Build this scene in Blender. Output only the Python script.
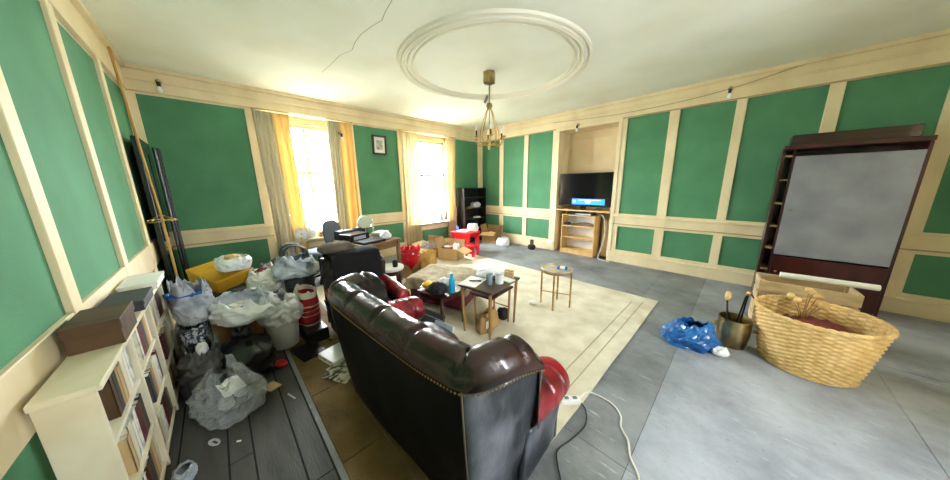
import bpy, bmesh, math, random
from mathutils import Vector, Matrix, noise

PI = math.pi
C = bpy.context.scene.collection
for o in list(bpy.data.objects):
    bpy.data.objects.remove(o)

# ------------------------------------------------------------------ camera
FPX = 261.49
cam_d = bpy.data.cameras.new('camera'); cam = bpy.data.objects.new('camera', cam_d); C.objects.link(cam)
cam_d.sensor_fit = 'HORIZONTAL'; cam_d.sensor_width = 36.0; cam_d.lens = FPX / 950.0 * 36.0
cam_d.clip_start = 0.02; cam_d.clip_end = 200
yaw, pit, rol = math.radians(45.622), math.radians(11.906), math.radians(-0.721)
fw = Vector((-math.sin(yaw) * math.cos(pit), math.cos(yaw) * math.cos(pit), -math.sin(pit)))
r0 = Vector((math.cos(yaw), math.sin(yaw), 0)); u0 = r0.cross(fw)
rr = r0 * math.cos(rol) + u0 * math.sin(rol); uu = u0 * math.cos(rol) - r0 * math.sin(rol)
M = Matrix((rr, uu, -fw)).transposed().to_4x4(); M.translation = Vector((5.472, -5.594, 1.55))
cam.matrix_world = M
bpy.context.scene.camera = cam

# ------------------------------------------------------------------ world, light, exposure
sc = bpy.context.scene
sc.view_settings.view_transform = 'Standard'; sc.view_settings.look = 'None'
sc.view_settings.gamma = 1.0; sc.view_settings.use_curve_mapping = False
sc.view_settings.exposure = 2.0
w = bpy.data.worlds.new('sky'); sc.world = w; w.use_nodes = True
bg = w.node_tree.nodes['Background']
bg.inputs[0].default_value = (0.88, 0.95, 1.0, 1); bg.inputs[1].default_value = 19.0

# room: fireplace wall Y=0, window wall X=0, side wall Y=YL, far wall X=XR (behind the frame)
H, YL, XR = 3.03, -6.2, 7.4
WT = 0.30
WIN = [(-4.90, -3.66), (-2.42, -1.12)]; WZ0, WZ1 = 0.63, 2.74
SWIN = (-4.2, -3.62)                       # the window of the far wall, out of frame
def portal(name, loc, rot, sx, sy):
    d = bpy.data.lights.new(name, 'AREA'); d.shape = 'RECTANGLE'; d.size = sx; d.size_y = sy
    d.cycles.is_portal = True
    o = bpy.data.objects.new(name, d); C.objects.link(o); o.location = loc; o.rotation_euler = rot
for i, (a, b) in enumerate(WIN):
    portal('window_portal', (-WT - .02, (a + b) / 2, (WZ0 + WZ1) / 2), (0, -PI / 2, 0), WZ1 - WZ0, b - a)
portal('window_portal', (XR + WT + .02, sum(SWIN) / 2, (WZ0 + WZ1) / 2), (0, PI / 2, 0), WZ1 - WZ0, SWIN[1] - SWIN[0])

# ------------------------------------------------------------------ materials
def lin(c):
    return tuple(((v / 255) / 12.92 if v / 255 <= .04045 else ((v / 255 + .055) / 1.055) ** 2.4) for v in c)
MATS = {}
def mk(name, c, rough=.6, metal=0, c2=None, scale=4, detail=5, con=(.35, .65), bump=0, bscale=30, stretch=(1, 1, 1),
       alpha=1, trans=0, coat=0, emit=0, ior=1.45, spec=.5):
    m = bpy.data.materials.new(name); m.use_nodes = True
    nt = m.node_tree; b = nt.nodes['Principled BSDF']
    b.inputs['Base Color'].default_value = lin(c) + (1,)
    b.inputs['Roughness'].default_value = rough; b.inputs['Metallic'].default_value = metal
    b.inputs['Alpha'].default_value = alpha; b.inputs['Transmission Weight'].default_value = trans
    b.inputs['Specular IOR Level'].default_value = spec; b.inputs['Coat Weight'].default_value = coat; b.inputs['IOR'].default_value = ior
    if emit:
        b.inputs['Emission Color'].default_value = lin(c) + (1,); b.inputs['Emission Strength'].default_value = emit
    if c2 or bump:
        tc = nt.nodes.new('ShaderNodeTexCoord'); mp = nt.nodes.new('ShaderNodeMapping')
        mp.inputs['Scale'].default_value = stretch
        nt.links.new(tc.outputs['Object'], mp.inputs[0])
    if c2:
        n = nt.nodes.new('ShaderNodeTexNoise'); n.inputs['Scale'].default_value = scale; n.inputs['Detail'].default_value = detail
        r = nt.nodes.new('ShaderNodeValToRGB')
        r.color_ramp.elements[0].position = con[0]; r.color_ramp.elements[1].position = con[1]
        r.color_ramp.elements[0].color = lin(c) + (1,); r.color_ramp.elements[1].color = lin(c2) + (1,)
        nt.links.new(mp.outputs[0], n.inputs['Vector']); nt.links.new(n.outputs[0], r.inputs[0])
        nt.links.new(r.outputs[0], b.inputs['Base Color'])
    if bump:
        n2 = nt.nodes.new('ShaderNodeTexNoise'); n2.inputs['Scale'].default_value = bscale; n2.inputs['Detail'].default_value = 4
        bp = nt.nodes.new('ShaderNodeBump'); bp.inputs['Strength'].default_value = bump; bp.inputs['Distance'].default_value = .02
        nt.links.new(mp.outputs[0], n2.inputs['Vector']); nt.links.new(n2.outputs[0], bp.inputs['Height'])
        nt.links.new(bp.outputs[0], b.inputs['Normal'])
    MATS[name] = m
    return m
def M_(n): return MATS[n]

mk('plaster', (240, 241, 230), .9, c2=(226, 225, 206), scale=1.1, con=(.45, .8), bump=.15, bscale=8)
mk('plaster_white', (236, 232, 216), .8, bump=.08, bscale=20)
mk('crack', (176, 168, 144), .95)
mk('green', (88, 146, 108), .85, c2=(74, 128, 92), scale=2.2, con=(.3, .75), bump=.12, bscale=60)
mk('cream', (236, 219, 182), .55, c2=(216, 196, 156), scale=3, con=(.4, .8), stretch=(1, 1, .5), bump=.05, bscale=25)
mk('cream_dark', (196, 170, 124), .6, c2=(176, 150, 108), scale=3)
mk('alcove_paint', (228, 206, 166), .7, c2=(214, 190, 148), scale=2)
mk('sheet_grey', (136, 139, 143), .5, c2=(80, 83, 86), scale=3.0, detail=15, con=(.3, .7), stretch=(1, 1.3, 1), bump=.12, bscale=25)
mk('sheet_pale', (166, 172, 182), .45, c2=(112, 117, 124), scale=3.4, detail=15, con=(.35, .72), stretch=(1, 1.3, 1), bump=.12, bscale=25)
mk('board_dark', (82, 82, 78), .5, c2=(58, 58, 56), scale=2.5, detail=8, stretch=(.6, 3, 1), bump=.15, bscale=30)
mk('subfloor', (30, 29, 27), .9)
mk('brown_mat', (128, 104, 66), .9, c2=(104, 82, 48), scale=5, detail=8, bump=.3, bscale=60)
mk('rug', (228, 220, 198), .95, c2=(200, 188, 158), scale=4.5, detail=10, con=(.35, .75), bump=.5, bscale=120)
mk('rug_line', (172, 160, 130), .95)
mk('rug_worn', (226, 216, 190), .95, c2=(205, 190, 158), scale=5, detail=8)
mk('curtain_grey', (208, 200, 176), .9, c2=(182, 172, 146), scale=3, stretch=(6, 6, .3))
mk('curtain_gold', (238, 204, 138), .85, c2=(224, 184, 112), scale=2, stretch=(5, 5, .3))
mk('curtain_pale', (232, 216, 178), .9, c2=(212, 192, 150), scale=3, stretch=(6, 6, .3))
mk('sash_white', (190, 178, 146), .5)
mk('glass', (255, 255, 255), 0, alpha=.04)
mk('clear_glass', (196, 214, 224), .05, trans=.6, ior=1.4)
mk('brass', (206, 172, 104), .35, metal=.8, c2=(170, 134, 74), scale=6)
mk('old_brass', (196, 176, 130), .3, metal=1, c2=(128, 108, 70), scale=7, detail=7, bump=.1, bscale=14)
mk('chrome', (215, 215, 218), .15, metal=1)
mk('mirror', (235, 238, 240), .02, metal=1)
mk('iron', (30, 29, 28), .5, metal=.6)
mk('candle', (240, 236, 220), .5)
mk('bulb', (250, 248, 240), .2)
mk('socket_black', (24, 22, 20), .5)
mk('black_plastic', (18, 18, 20), .35)
mk('black_gloss', (10, 10, 12), .12, coat=.3)
mk('dark_grey', (62, 64, 68), .6)
mk('mid_grey', (120, 124, 128), .6)
mk('light_grey', (190, 194, 198), .6)
mk('white_plastic', (236, 236, 234), .35)
mk('white_paper', (238, 236, 228), .85)
mk('paper_grey', (190, 188, 176), .9, c2=(236, 232, 218), scale=16, detail=3, con=(.42, .58))
mk('newsprint', (74, 74, 70), .9, c2=(212, 206, 184), scale=26, detail=2, con=(.44, .56))
mk('card', (178, 142, 92), .85, c2=(160, 124, 78), scale=3)
mk('card_pale', (204, 174, 126), .85, c2=(186, 154, 106), scale=3)
mk('paper_bag', (222, 180, 104), .8, c2=(204, 158, 84), scale=5)
mk('red_bag', (214, 26, 44), .35, c2=(190, 14, 34), scale=6)
mk('red_plastic', (218, 28, 46), .35)
mk('blue_bag', (22, 104, 172), .28, c2=(12, 78, 144), scale=7, coat=.4)
mk('cyan_bottle', (24, 172, 226), .3)
mk('blue_bottle', (40, 120, 210), .15, coat=.5)
mk('yellow_pack', (242, 196, 24), .35, c2=(226, 170, 12), scale=8)
mk('gold_box', (206, 160, 44), .4, c2=(184, 136, 30), scale=5)
mk('crisp', (222, 190, 128), .7, c2=(196, 156, 92), scale=12)
mk('bin_bag', (22, 22, 24), .32, coat=.25)
mk('grey_bag', (92, 92, 88), .35, c2=(64, 64, 62), scale=5)
mk('clear_bag', (214, 220, 224), .2, alpha=.2, coat=.8)
mk('white_bag', (232, 234, 238), .35)
mk('blue_print', (38, 96, 176), .6)
mk('pattern_cloth', (62, 74, 100), .9, c2=(206, 210, 216), scale=44, detail=1, con=(.45, .55))
mk('red_stripe', (188, 34, 52), .6, c2=(164, 26, 44), scale=10)
mk('sack_white', (226, 214, 200), .7)
mk('leather_dark', (24, 18, 16), .27, c2=(66, 24, 22), scale=2.6, detail=6, con=(.45, .75), bump=.12, bscale=55, coat=.25)
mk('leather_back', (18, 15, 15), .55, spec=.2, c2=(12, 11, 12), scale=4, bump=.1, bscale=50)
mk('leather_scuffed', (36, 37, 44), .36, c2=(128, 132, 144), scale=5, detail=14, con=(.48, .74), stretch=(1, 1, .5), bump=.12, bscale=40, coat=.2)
mk('leather_red', (168, 16, 34), .28, c2=(62, 12, 18), scale=5, detail=6, con=(.42, .66), bump=.1, bscale=50, coat=.3)
mk('leather_seat', (30, 17, 17), .4, c2=(18, 13, 14), scale=4, bump=.1, bscale=50)
mk('stitch', (104, 92, 76), .6)
mk('stud', (150, 122, 74), .35, metal=.9)
mk('dark_wood', (66, 40, 28), .35, c2=(44, 26, 18), scale=3, stretch=(1, 1, 6), coat=.2)
mk('mahogany', (74, 26, 26), .3, c2=(50, 16, 18), scale=3, stretch=(2, 2, .5), coat=.3)
mk('silver_grey', (150, 152, 160), .45, c2=(128, 130, 140), scale=3)
mk('walnut_top', (84, 62, 48), .3, c2=(62, 44, 34), scale=3, stretch=(1, 6, 1), coat=.3)
mk('teak_leg', (178, 134, 76), .45, c2=(150, 108, 56), scale=5, stretch=(1, 1, .3))
mk('desk_wood', (140, 106, 70), .45, c2=(112, 82, 50), scale=3, stretch=(1, 6, 1))
mk('pine', (228, 190, 128), .5, c2=(210, 168, 104), scale=3, stretch=(4, 4, .6))
mk('marble_pale', (206, 196, 176), .25, c2=(164, 148, 124), scale=8, detail=6, coat=.3)
mk('bookcase_black', (34, 33, 34), .45, c2=(24, 23, 24), scale=5)
mk('bookcase_plum', (74, 24, 46), .5)
mk('cover_cloth', (200, 186, 160), .95, c2=(160, 144, 116), scale=9, detail=8, bump=.4, bscale=60)
mk('maroon', (96, 20, 38), .6)
mk('throw_black', (14, 13, 14), .9, bump=.2, bscale=40)
mk('brown_cushion', (112, 102, 90), .9, c2=(86, 78, 68), scale=6, bump=.3, bscale=40)
mk('denim_grey', (150, 158, 172), .8, c2=(206, 210, 220), scale=5)
mk('wicker', (222, 190, 128), .6, c2=(196, 156, 92), scale=18, bump=.1)
mk('wicker_dark', (150, 112, 64), .7)
mk('crate_wood', (206, 182, 140), .7, c2=(176, 150, 106), scale=4, stretch=(1, 1, 4))
mk('rope', (196, 150, 84), .8)
mk('door_dark', (20, 34, 28), .25, c2=(12, 16, 16), scale=2, coat=.4)
mk('cable_white', (226, 222, 210), .45)
mk('cable_black', (22, 22, 22), .5)
mk('screen', (8, 8, 11), .12, coat=.2)
mk('screen_banner', (38, 110, 190), .4, emit=.9)
mk('screen_text', (235, 240, 250), .4, emit=.9)
mk('pink_liquid', (214, 60, 84), .3)
mk('terracotta', (120, 54, 48), .7)
mk('cream_shelf', (232, 224, 200), .5, c2=(214, 202, 172), scale=4)
mk('old_wood', (96, 70, 44), .6, c2=(70, 50, 30), scale=4, stretch=(5, 1, 1))
mk('tissue', (238, 238, 238), .9)
mk('bark', (88, 72, 54), .9)
mk('leaf_green', (104, 136, 70), .7, c2=(140, 166, 96), scale=2)
mk('lawn', (150, 148, 134), .95, c2=(126, 126, 110), scale=3)
mk('print_grey', (150, 140, 120), .7, c2=(206, 200, 182), scale=14, detail=4)
mk('frame_brown', (58, 44, 32), .4)
mk('ceramic_white', (240, 238, 232), .2)
mk('black_felt', (26, 24, 26), .8, c2=(44, 42, 44), scale=10)
mk('office_grey', (96, 104, 116), .8)

# worn floor sheets: broad uneven wear, fine pale scrapes and dark specks
for nm_, ca_, cb_ in (('sheet_grey', (154, 157, 161), (98, 100, 103)), ('sheet_pale', (174, 179, 188), (114, 118, 124))):
    m_ = MATS[nm_]; nt_f = m_.node_tree; b_ = nt_f.nodes['Principled BSDF']
    tc_f = nt_f.nodes.new('ShaderNodeTexCoord')
    def nz_(scale, detail, st, rough_=.6):
        mp_ = nt_f.nodes.new('ShaderNodeMapping'); mp_.inputs['Scale'].default_value = st; mp_.inputs['Rotation'].default_value = (0, 0, .5)
        n_ = nt_f.nodes.new('ShaderNodeTexNoise'); n_.inputs['Scale'].default_value = scale; n_.inputs['Detail'].default_value = detail; n_.inputs['Roughness'].default_value = rough_
        nt_f.links.new(tc_f.outputs['Object'], mp_.inputs[0]); nt_f.links.new(mp_.outputs[0], n_.inputs['Vector']); return n_
    def rp_(n_, p0, p1, c0, c1):
        r_ = nt_f.nodes.new('ShaderNodeValToRGB'); r_.color_ramp.elements[0].position = p0; r_.color_ramp.elements[1].position = p1
        r_.color_ramp.elements[0].color = c0; r_.color_ramp.elements[1].color = c1; nt_f.links.new(n_.outputs[0], r_.inputs[0]); return r_
    base_ = rp_(nz_(1.3, 10, (1, 1, 1), .65), .33, .66, lin(cb_) + (1,), lin(ca_) + (1,))
    scr_ = rp_(nz_(9, 8, (.5, 3.5, 1), .7), .60, .70, (0, 0, 0, 1), (1, 1, 1, 1)); spk_ = rp_(nz_(34, 3, (1, 1.6, 1)), .66, .72, (0, 0, 0, 1), (1, 1, 1, 1))
    def mix_(fac, col, prev, amt):
        mth_ = nt_f.nodes.new('ShaderNodeMath'); mth_.operation = 'MULTIPLY'; mth_.inputs[1].default_value = amt; nt_f.links.new(fac.outputs[0], mth_.inputs[0])
        x_ = nt_f.nodes.new('ShaderNodeMixRGB'); nt_f.links.new(mth_.outputs[0], x_.inputs[0]); nt_f.links.new(prev.outputs[0], x_.inputs[1]); x_.inputs[2].default_value = lin(col) + (1,); return x_
    y_ = mix_(spk_, (64, 66, 70), mix_(scr_, (214, 218, 224), base_, .55), .6)
    nt_f.links.new(y_.outputs[0], b_.inputs['Base Color'])
# sack printed with red bands round its height
mk('sack_print', (226, 214, 200), .7)
nt_s = MATS['sack_print'].node_tree; tcs_ = nt_s.nodes.new('ShaderNodeTexCoord'); sx_ = nt_s.nodes.new('ShaderNodeSeparateXYZ'); rs_ = nt_s.nodes.new('ShaderNodeValToRGB'); ms_ = nt_s.nodes.new('ShaderNodeMath')
ms_.operation = 'MULTIPLY'; ms_.inputs[1].default_value = 2.5; rs_.color_ramp.interpolation = 'CONSTANT'
stops_ = [(0, 0), (.06, 1), (.27, 0), (.30, 1), (.40, 0), (.42, 1), (.51, 0), (.54, 1), (.74, 0)]
while len(rs_.color_ramp.elements) < len(stops_): rs_.color_ramp.elements.new(.5)
for e_, (p_, k_) in zip(rs_.color_ramp.elements, stops_): e_.position = p_; e_.color = lin((188, 34, 52) if k_ else (226, 214, 200)) + (1,)
nt_s.links.new(tcs_.outputs['Object'], sx_.inputs[0]); nt_s.links.new(sx_.outputs[2], ms_.inputs[0]); nt_s.links.new(ms_.outputs[0], rs_.inputs[0]); nt_s.links.new(rs_.outputs[0], nt_s.nodes['Principled BSDF'].inputs['Base Color'])
for nm_, c_, k_ in (('curtain_grey', (206, 198, 176), .2), ('curtain_gold', (238, 214, 160), .22), ('curtain_pale', (236, 226, 200), .35)):
    nt_c = MATS[nm_].node_tree; pr_ = nt_c.nodes['Principled BSDF']; out_ = nt_c.nodes['Material Output']
    tl_ = nt_c.nodes.new('ShaderNodeBsdfTranslucent'); tl_.inputs[0].default_value = lin(c_) + (1,)
    mx_ = nt_c.nodes.new('ShaderNodeMixShader'); mx_.inputs[0].default_value = k_
    nt_c.links.new(pr_.outputs[0], mx_.inputs[1]); nt_c.links.new(tl_.outputs[0], mx_.inputs[2]); nt_c.links.new(mx_.outputs[0], out_.inputs[0])

# ------------------------------------------------------------------ mesh helpers
class MB:
    def __init__(s): s.v = []; s.f = []
    def add(s, vs, fs):
        n = len(s.v); s.v += [tuple(v) for v in vs]; s.f += [tuple(i + n for i in f) for f in fs]; return s
    def box(s, x0, x1, y0, y1, z0, z1):
        return s.add([(x0, y0, z0), (x1, y0, z0), (x1, y1, z0), (x0, y1, z0), (x0, y0, z1), (x1, y0, z1), (x1, y1, z1), (x0, y1, z1)],
                     [(0, 3, 2, 1), (4, 5, 6, 7), (0, 1, 5, 4), (1, 2, 6, 5), (2, 3, 7, 6), (3, 0, 4, 7)])
    def cbox(s, cx, cy, z0, sx, sy, sz): return s.box(cx - sx / 2, cx + sx / 2, cy - sy / 2, cy + sy / 2, z0, z0 + sz)
    def lathe(s, prof, n=24, c=(0, 0, 0)):
        vs = []; fs = []
        for r, z in prof:
            for i in range(n):
                a = 2 * PI * i / n; vs.append((c[0] + r * math.cos(a), c[1] + r * math.sin(a), c[2] + z))
        k = len(prof)
        for j in range(k - 1):
            for i in range(n):
                fs.append((j * n + i, j * n + (i + 1) % n, (j + 1) * n + (i + 1) % n, (j + 1) * n + i))
        if prof[0][0] > 1e-5: fs.append(tuple(range(n - 1, -1, -1)))
        if prof[-1][0] > 1e-5: fs.append(tuple((k - 1) * n + i for i in range(n)))
        return s.add(vs, fs)
    def tube(s, pts, r, n=8, flat=1.0):
        pts = [Vector(p) for p in pts]; k = len(pts); rs = r if isinstance(r, (list, tuple)) else [r] * k
        vs = []; fs = []; pn = None
        for i, p in enumerate(pts):
            t = (pts[min(i + 1, k - 1)] - pts[max(i - 1, 0)]).normalized()
            if pn is None:
                pn = t.orthogonal().normalized() if abs(t.z) > .95 else Vector((0, 0, 1)).cross(t).normalized()
            pn = (pn - t * pn.dot(t)).normalized(); b = t.cross(pn)
            for j in range(n):
                a = 2 * PI * j / n; vs.append(p + pn * rs[i] * math.cos(a) + b * rs[i] * flat * math.sin(a))
        for i in range(k - 1):
            for j in range(n): fs.append((i * n + j, i * n + (j + 1) % n, (i + 1) * n + (j + 1) % n, (i + 1) * n + j))
        fs.append(tuple(range(n - 1, -1, -1))); fs.append(tuple((k - 1) * n + j for j in range(n)))
        return s.add(vs, fs)
    def grid(s, fn, nu, nv, closed=False):
        vs = [fn(i / nu, j / nv) for j in range(nv + 1) for i in range(nu + (0 if closed else 1))]
        m = nu if closed else nu + 1
        fs = [(j * m + i, j * m + (i + 1) % m, (j + 1) * m + (i + 1) % m, (j + 1) * m + i) for j in range(nv) for i in range(nu)]
        return s.add(vs, fs)
    def prism(s, poly, z0, z1):
        n = len(poly)
        return s.add([(x, y, z0) for x, y in poly] + [(x, y, z1) for x, y in poly],
                     [tuple(range(n - 1, -1, -1)), tuple(range(n, 2 * n))] + [(i, (i + 1) % n, n + (i + 1) % n, n + i) for i in range(n)])
    def xf(s, m):
        s.v = [tuple(m @ Vector(v)) for v in s.v]; return s
    def build(s, name, mat, parent=None, smooth=False, bev=0, solid=0, segs=2, subsurf=0):
        me = bpy.data.meshes.new(name); me.from_pydata(s.v, [], s.f)
        bm = bmesh.new(); bm.from_mesh(me)
        bmesh.ops.remove_doubles(bm, verts=bm.verts, dist=1e-5)
        if bev:
            bmesh.ops.bevel(bm, geom=list(bm.edges), offset=bev, segments=segs, profile=.5, affect='EDGES', clamp_overlap=True)
        bmesh.ops.recalc_face_normals(bm, faces=bm.faces)
        bm.to_mesh(me); bm.free()
        if smooth:
            for p in me.polygons: p.use_smooth = True
        me.materials.append(M_(mat) if isinstance(mat, str) else mat)
        o = bpy.data.objects.new(name, me); C.objects.link(o)
        if parent: o.parent = parent
        if solid:
            md = o.modifiers.new('solid', 'SOLIDIFY'); md.thickness = solid; md.offset = 0
        if subsurf:
            md = o.modifiers.new('sub', 'SUBSURF'); md.levels = subsurf; md.render_levels = subsurf
        if smooth == 'auto':
            for p in me.polygons: p.use_smooth = True
            md = o.modifiers.new('es', 'EDGE_SPLIT'); md.split_angle = math.radians(40)
        return o
def box(*a): return MB().box(*a)
def cbox(*a): return MB().cbox(*a)
def tag(o, label, cat, group=None):
    o['label'] = label; o['category'] = cat
    if group: o['group'] = group
    return o
def thing(name, label, cat, loc=(0, 0, 0), rz=0, group=None, rot=None):
    o = bpy.data.objects.new(name, None); o.empty_display_size = .1; C.objects.link(o)
    o.location = loc; o.rotation_euler = rot if rot else (0, 0, rz)
    return tag(o, label, cat, group)
def place(o, loc, rz=0, rot=None):
    o.location = loc; o.rotation_euler = rot if rot else (0, 0, rz); return o
def struct(o): o['kind'] = 'structure'; return o
def fbm(p, f, o=3):
    p = Vector(p) * f; s = 0; a = 1
    for _ in range(o): s += a * noise.noise(p); p = p * 2.1 + Vector((3.1, 1.7, 4.2)); a *= .5
    return s
def ridge(p, f, o=3):
    p = Vector(p) * f; s = 0; a = 1
    for _ in range(o): s += a * (1 - 2 * abs(noise.noise(p))); p = p * 2.0 + Vector((1.3, 5.7, 2.2)); a *= .5
    return s

# crumpled bag with its mouth open, slumped or tied shut: one continuous skin
def bag_mb(w, d, h, seed=0, fold=.05, mouth=.8, bulge=.15, tie=False, nu=72, nv=40, ex=3.0, ragged=.06, fr=3.4):
    off = Vector((seed * 7.3, seed * 3.1, seed * 5.7))
    def fn(u, v):
        a = 2 * PI * u
        ca, sa = math.cos(a), math.sin(a)
        k = (abs(ca) ** ex + abs(sa) ** ex) ** (-1 / ex)
        if v < .25:
            r = v / .25; z = 0; rs = r
        else:
            t = (v - .25) / .75; z = h * t
            rs = 1 + bulge * math.sin(PI * t * .9) + (mouth - 1) * t ** 2
            if tie:
                if t > .62: rs *= max(.10, 1 - ((t - .62) / .2) ** 1.2) if t < .82 else .10 + (t - .82) * 2.0
        p = Vector((ca * k * rs * w / 2, sa * k * rs * d / 2, z))
        s = max(w, d, h)
        q = p / s * fr + off
        am = fold * s * (min(1, v / .3) if v >= .25 else .0)
        n = ridge(q, 1.0, 4); n2 = fbm(q + off, 1.4, 2)
        dr = Vector((p.x, p.y, 0)); dr = dr.normalized() if dr.length > 1e-6 else Vector((0, 0, 0))
        p = p + dr * am * n + Vector((0, 0, 1)) * (am * .8 * n2 if v > .3 else 0)
        if v > .9: p.z += ragged * h * fbm((ca * 1.5 + seed, sa * 1.5, seed), 1.5, 2)
        p.z = max(p.z, 0.002)
        return p
    return MB().grid(fn, nu, nv, closed=True)
def arc(p0, p1, hgt, n=10, side=Vector((0, 0, 1))):
    p0 = Vector(p0); p1 = Vector(p1)
    return [p0.lerp(p1, i / n) + side * hgt * math.sin(PI * i / n) for i in range(n + 1)]
def smoothpath(pts, n=8):
    pts = [Vector(p) for p in pts]; out = []
    for i in range(len(pts) - 1):
        a = pts[max(i - 1, 0)]; b = pts[i]; c = pts[i + 1]; d = pts[min(i + 2, len(pts) - 1)]
        for k in range(n):
            t = k / n
            out.append(.5 * ((2 * b) + (c - a) * t + (2 * a - 5 * b + 4 * c - d) * t * t + (-a + 3 * b - 3 * c + d) * t ** 3))
    out.append(pts[-1]); return out
def heap_mb(w, d, h, seed=0, f=3, am=.3, nu=40, nv=14, flat=.6):
    """a soft heap or cushion, resting flat on z=0"""
    off = Vector((seed * 5.1, seed * 2.3, seed * 3.7))
    def fn(u, v):
        a = 2 * PI * u; ph = PI * v
        ca, sa = math.cos(a), math.sin(a)
        k = (abs(ca) ** 3 + abs(sa) ** 3) ** (-1 / 3)
        rr_ = math.sin(ph) ** .6; zz = -math.cos(ph)
        p = Vector((ca * k * rr_ * w / 2, sa * k * rr_ * d / 2, (zz * .5 + .5) * h))
        q = Vector((p.x / w, p.y / d, p.z / max(h, .05) * .4)) * f + off
        n = ridge(q, 1, 3)
        p.z += am * h * n * (.5 + .5 * zz)
        p.x *= 1 + am * .25 * fbm(q, 1, 2); p.y *= 1 + am * .25 * fbm(q + off, 1, 2)
        p.z = max(p.z, 0.0)
        return p
    return MB().grid(fn, nu, nv, closed=True)

# ================================================================== THE SETTING
# floor: a dark base with hardboard sheets and, along the side wall, bare boards
floor = struct(box(-.3, XR + .3, YL - .3, .6, -.12, -.006).build('floor', 'subfloor'))
xs = [0.0, 1.0, 2.22, 3.44, 4.66, 5.22, 6.44, XR]; ys = [-5.34, -4.20, -2.98, -1.76, -.54, .45]
for i in range(len(xs) - 1):
    for j in range(len(ys) - 1):
        g = .0015
        y1 = ys[j + 1] if j < len(ys) - 2 else (0.0 if not (2.3 < (xs[i] + xs[i + 1]) / 2 < 3.8) else .45)
        m = 'sheet_pale' if xs[i] >= 5.2 else 'sheet_grey'
        box(xs[i] + g, xs[i + 1] - g, ys[j] + g, y1 - g, -.012, 0).build('floor_sheet', m, floor)
yb = [-5.345, -5.465, -5.66, -5.77, -5.98, YL]
random.seed(3)
for j in range(len(yb) - 1):
    cuts = [0.0] + sorted(random.uniform(.8, 6.8) for _ in range(2)) + [XR]
    for i in range(len(cuts) - 1):
        box(cuts[i] + .003, cuts[i + 1] - .003, yb[j + 1] + .005, yb[j] - .005, -.02, random.uniform(-.003, .001)).build('floorboard', 'board_dark', floor)

ceiling = struct(box(-.3, XR + .3, YL - .3, .6, H, H + .12).build('ceiling', 'plaster'))
# the round plaster moulding of the ceiling, three rings
cc = (2.93, -2.75)
def ring(r, wd, dp):
    m = MB(); prof = [(-wd, 0), (-wd * .8, -dp * .7), (-wd * .2, -dp), (wd * .3, -dp * .8), (wd * .7, -dp * .9), (wd, 0)]
    m.grid(lambda u, v: (cc[0] + (r + prof[round(v * 5)][0]) * math.cos(2 * PI * u), cc[1] + (r + prof[round(v * 5)][0]) * math.sin(2 * PI * u), H + prof[round(v * 5)][1]), 96, 5, closed=True)
    return m.build('ceiling_moulding_ring', 'plaster_white', ceiling, smooth='auto')
ring(1.18, .022, .03); ring(1.125, .03, .045); ring(1.06, .018, .025); ring(1.005, .014, .02)
def ceil_crack(pts, wd):
    m = MB()
    for i in range(len(pts) - 1):
        a = Vector((*pts[i], 0)); b = Vector((*pts[i + 1], 0)); n = (b - a).cross(Vector((0, 0, 1))).normalized() * wd
        m.add([(a + n) + Vector((0, 0, H - .0015)), (b + n) + Vector((0, 0, H - .0015)), (b - n) + Vector((0, 0, H - .0015)), (a - n) + Vector((0, 0, H - .0015))], [(0, 1, 2, 3)])
    m.build('crack', 'crack', ceiling)
ceil_crack([(3.267, -4.325), (3.058, -4.292), (2.934, -4.26), (2.782, -4.288), (2.578, -4.31), (2.386, -4.297), (2.195, -4.259), (1.986, -4.317), (1.633, -4.321), (1.341, -4.334)], .0035)
# cable strays and old fixings beside the ring
for k in range(4):
    box(2.0 + k * .06, 2.03 + k * .06, -1.93 - .05 * k, -1.90 - .05 * k, H - .06, H).build('cable_clip', 'mid_grey', ceiling)

def cream(parent, name, *a, mat='cream', bev=.004): return box(*a).build(name, mat, parent, bev=bev, segs=1)

# fireplace wall, with the alcove opened in it
AX0, AX1, AZ1, AD = 2.45, 3.67, 2.66, .42
m = MB(); m.box(-.3, AX0, 0, .6, 0, H); m.box(AX1, XR + .3, 0, .6, 0, H); m.box(AX0, AX1, 0, .6, AZ1, H); m.box(AX0, AX1, AD, .6, 0, AZ1)
wf = struct(m.build('wall_fireplace', 'alcove_paint'))
ST = [(-.0, .11), (.76, .89), (1.54, 1.66), (2.31, 2.45), (3.67, 3.80), (4.42, 4.56), (5.21, 5.32), (6.02, 6.14), (6.80, 6.92)]
PZ = [(.25, .72), (.97, 2.70)]
panels = [(.11, .76), (.89, 1.54), (1.66, 2.31), (3.80, 4.42), (4.56, 5.21), (5.32, 6.02), (6.14, 6.80), (6.92, XR)]
for a, b in panels:
    for z0, z1 in PZ:
        cream(wf, 'panel', a - .01, b + .01, -.012, .0, z0 - .01, z1 + .01, mat='green', bev=0)
for a, b in ST:
    cream(wf, 'stile', a, b, -.036, 0, .0, H - .30)
for a, b in ((0, AX0), (AX1, XR)):
    cream(wf, 'rail', a, b, -.034, 0, .72, .97)
    cream(wf, 'dado_moulding', a, b, -.062, -.03, .905, .945)
    cream(wf, 'dado_moulding', a, b, -.05, -.03, .76, .775, mat='cream_dark')
    cream(wf, 'rail', a, b, -.034, 0, .20, .25)
    cream(wf, 'skirting', a, b, -.055, 0, 0, .20)
    cream(wf, 'skirting_cap', a, b, -.068, -.03, .165, .195)
cream(wf, 'frieze', 0, XR, -.04, 0, 2.70, H)
cream(wf, 'cornice_moulding', 0, XR, -.075, -.03, H - .05, H)
cream(wf, 'cornice_moulding', 0, XR, -.055, -.03, 2.86, 2.885)
cream(wf, 'frieze_moulding', 0, XR, -.05, -.03, 2.70, 2.72, mat='cream_dark')
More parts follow.
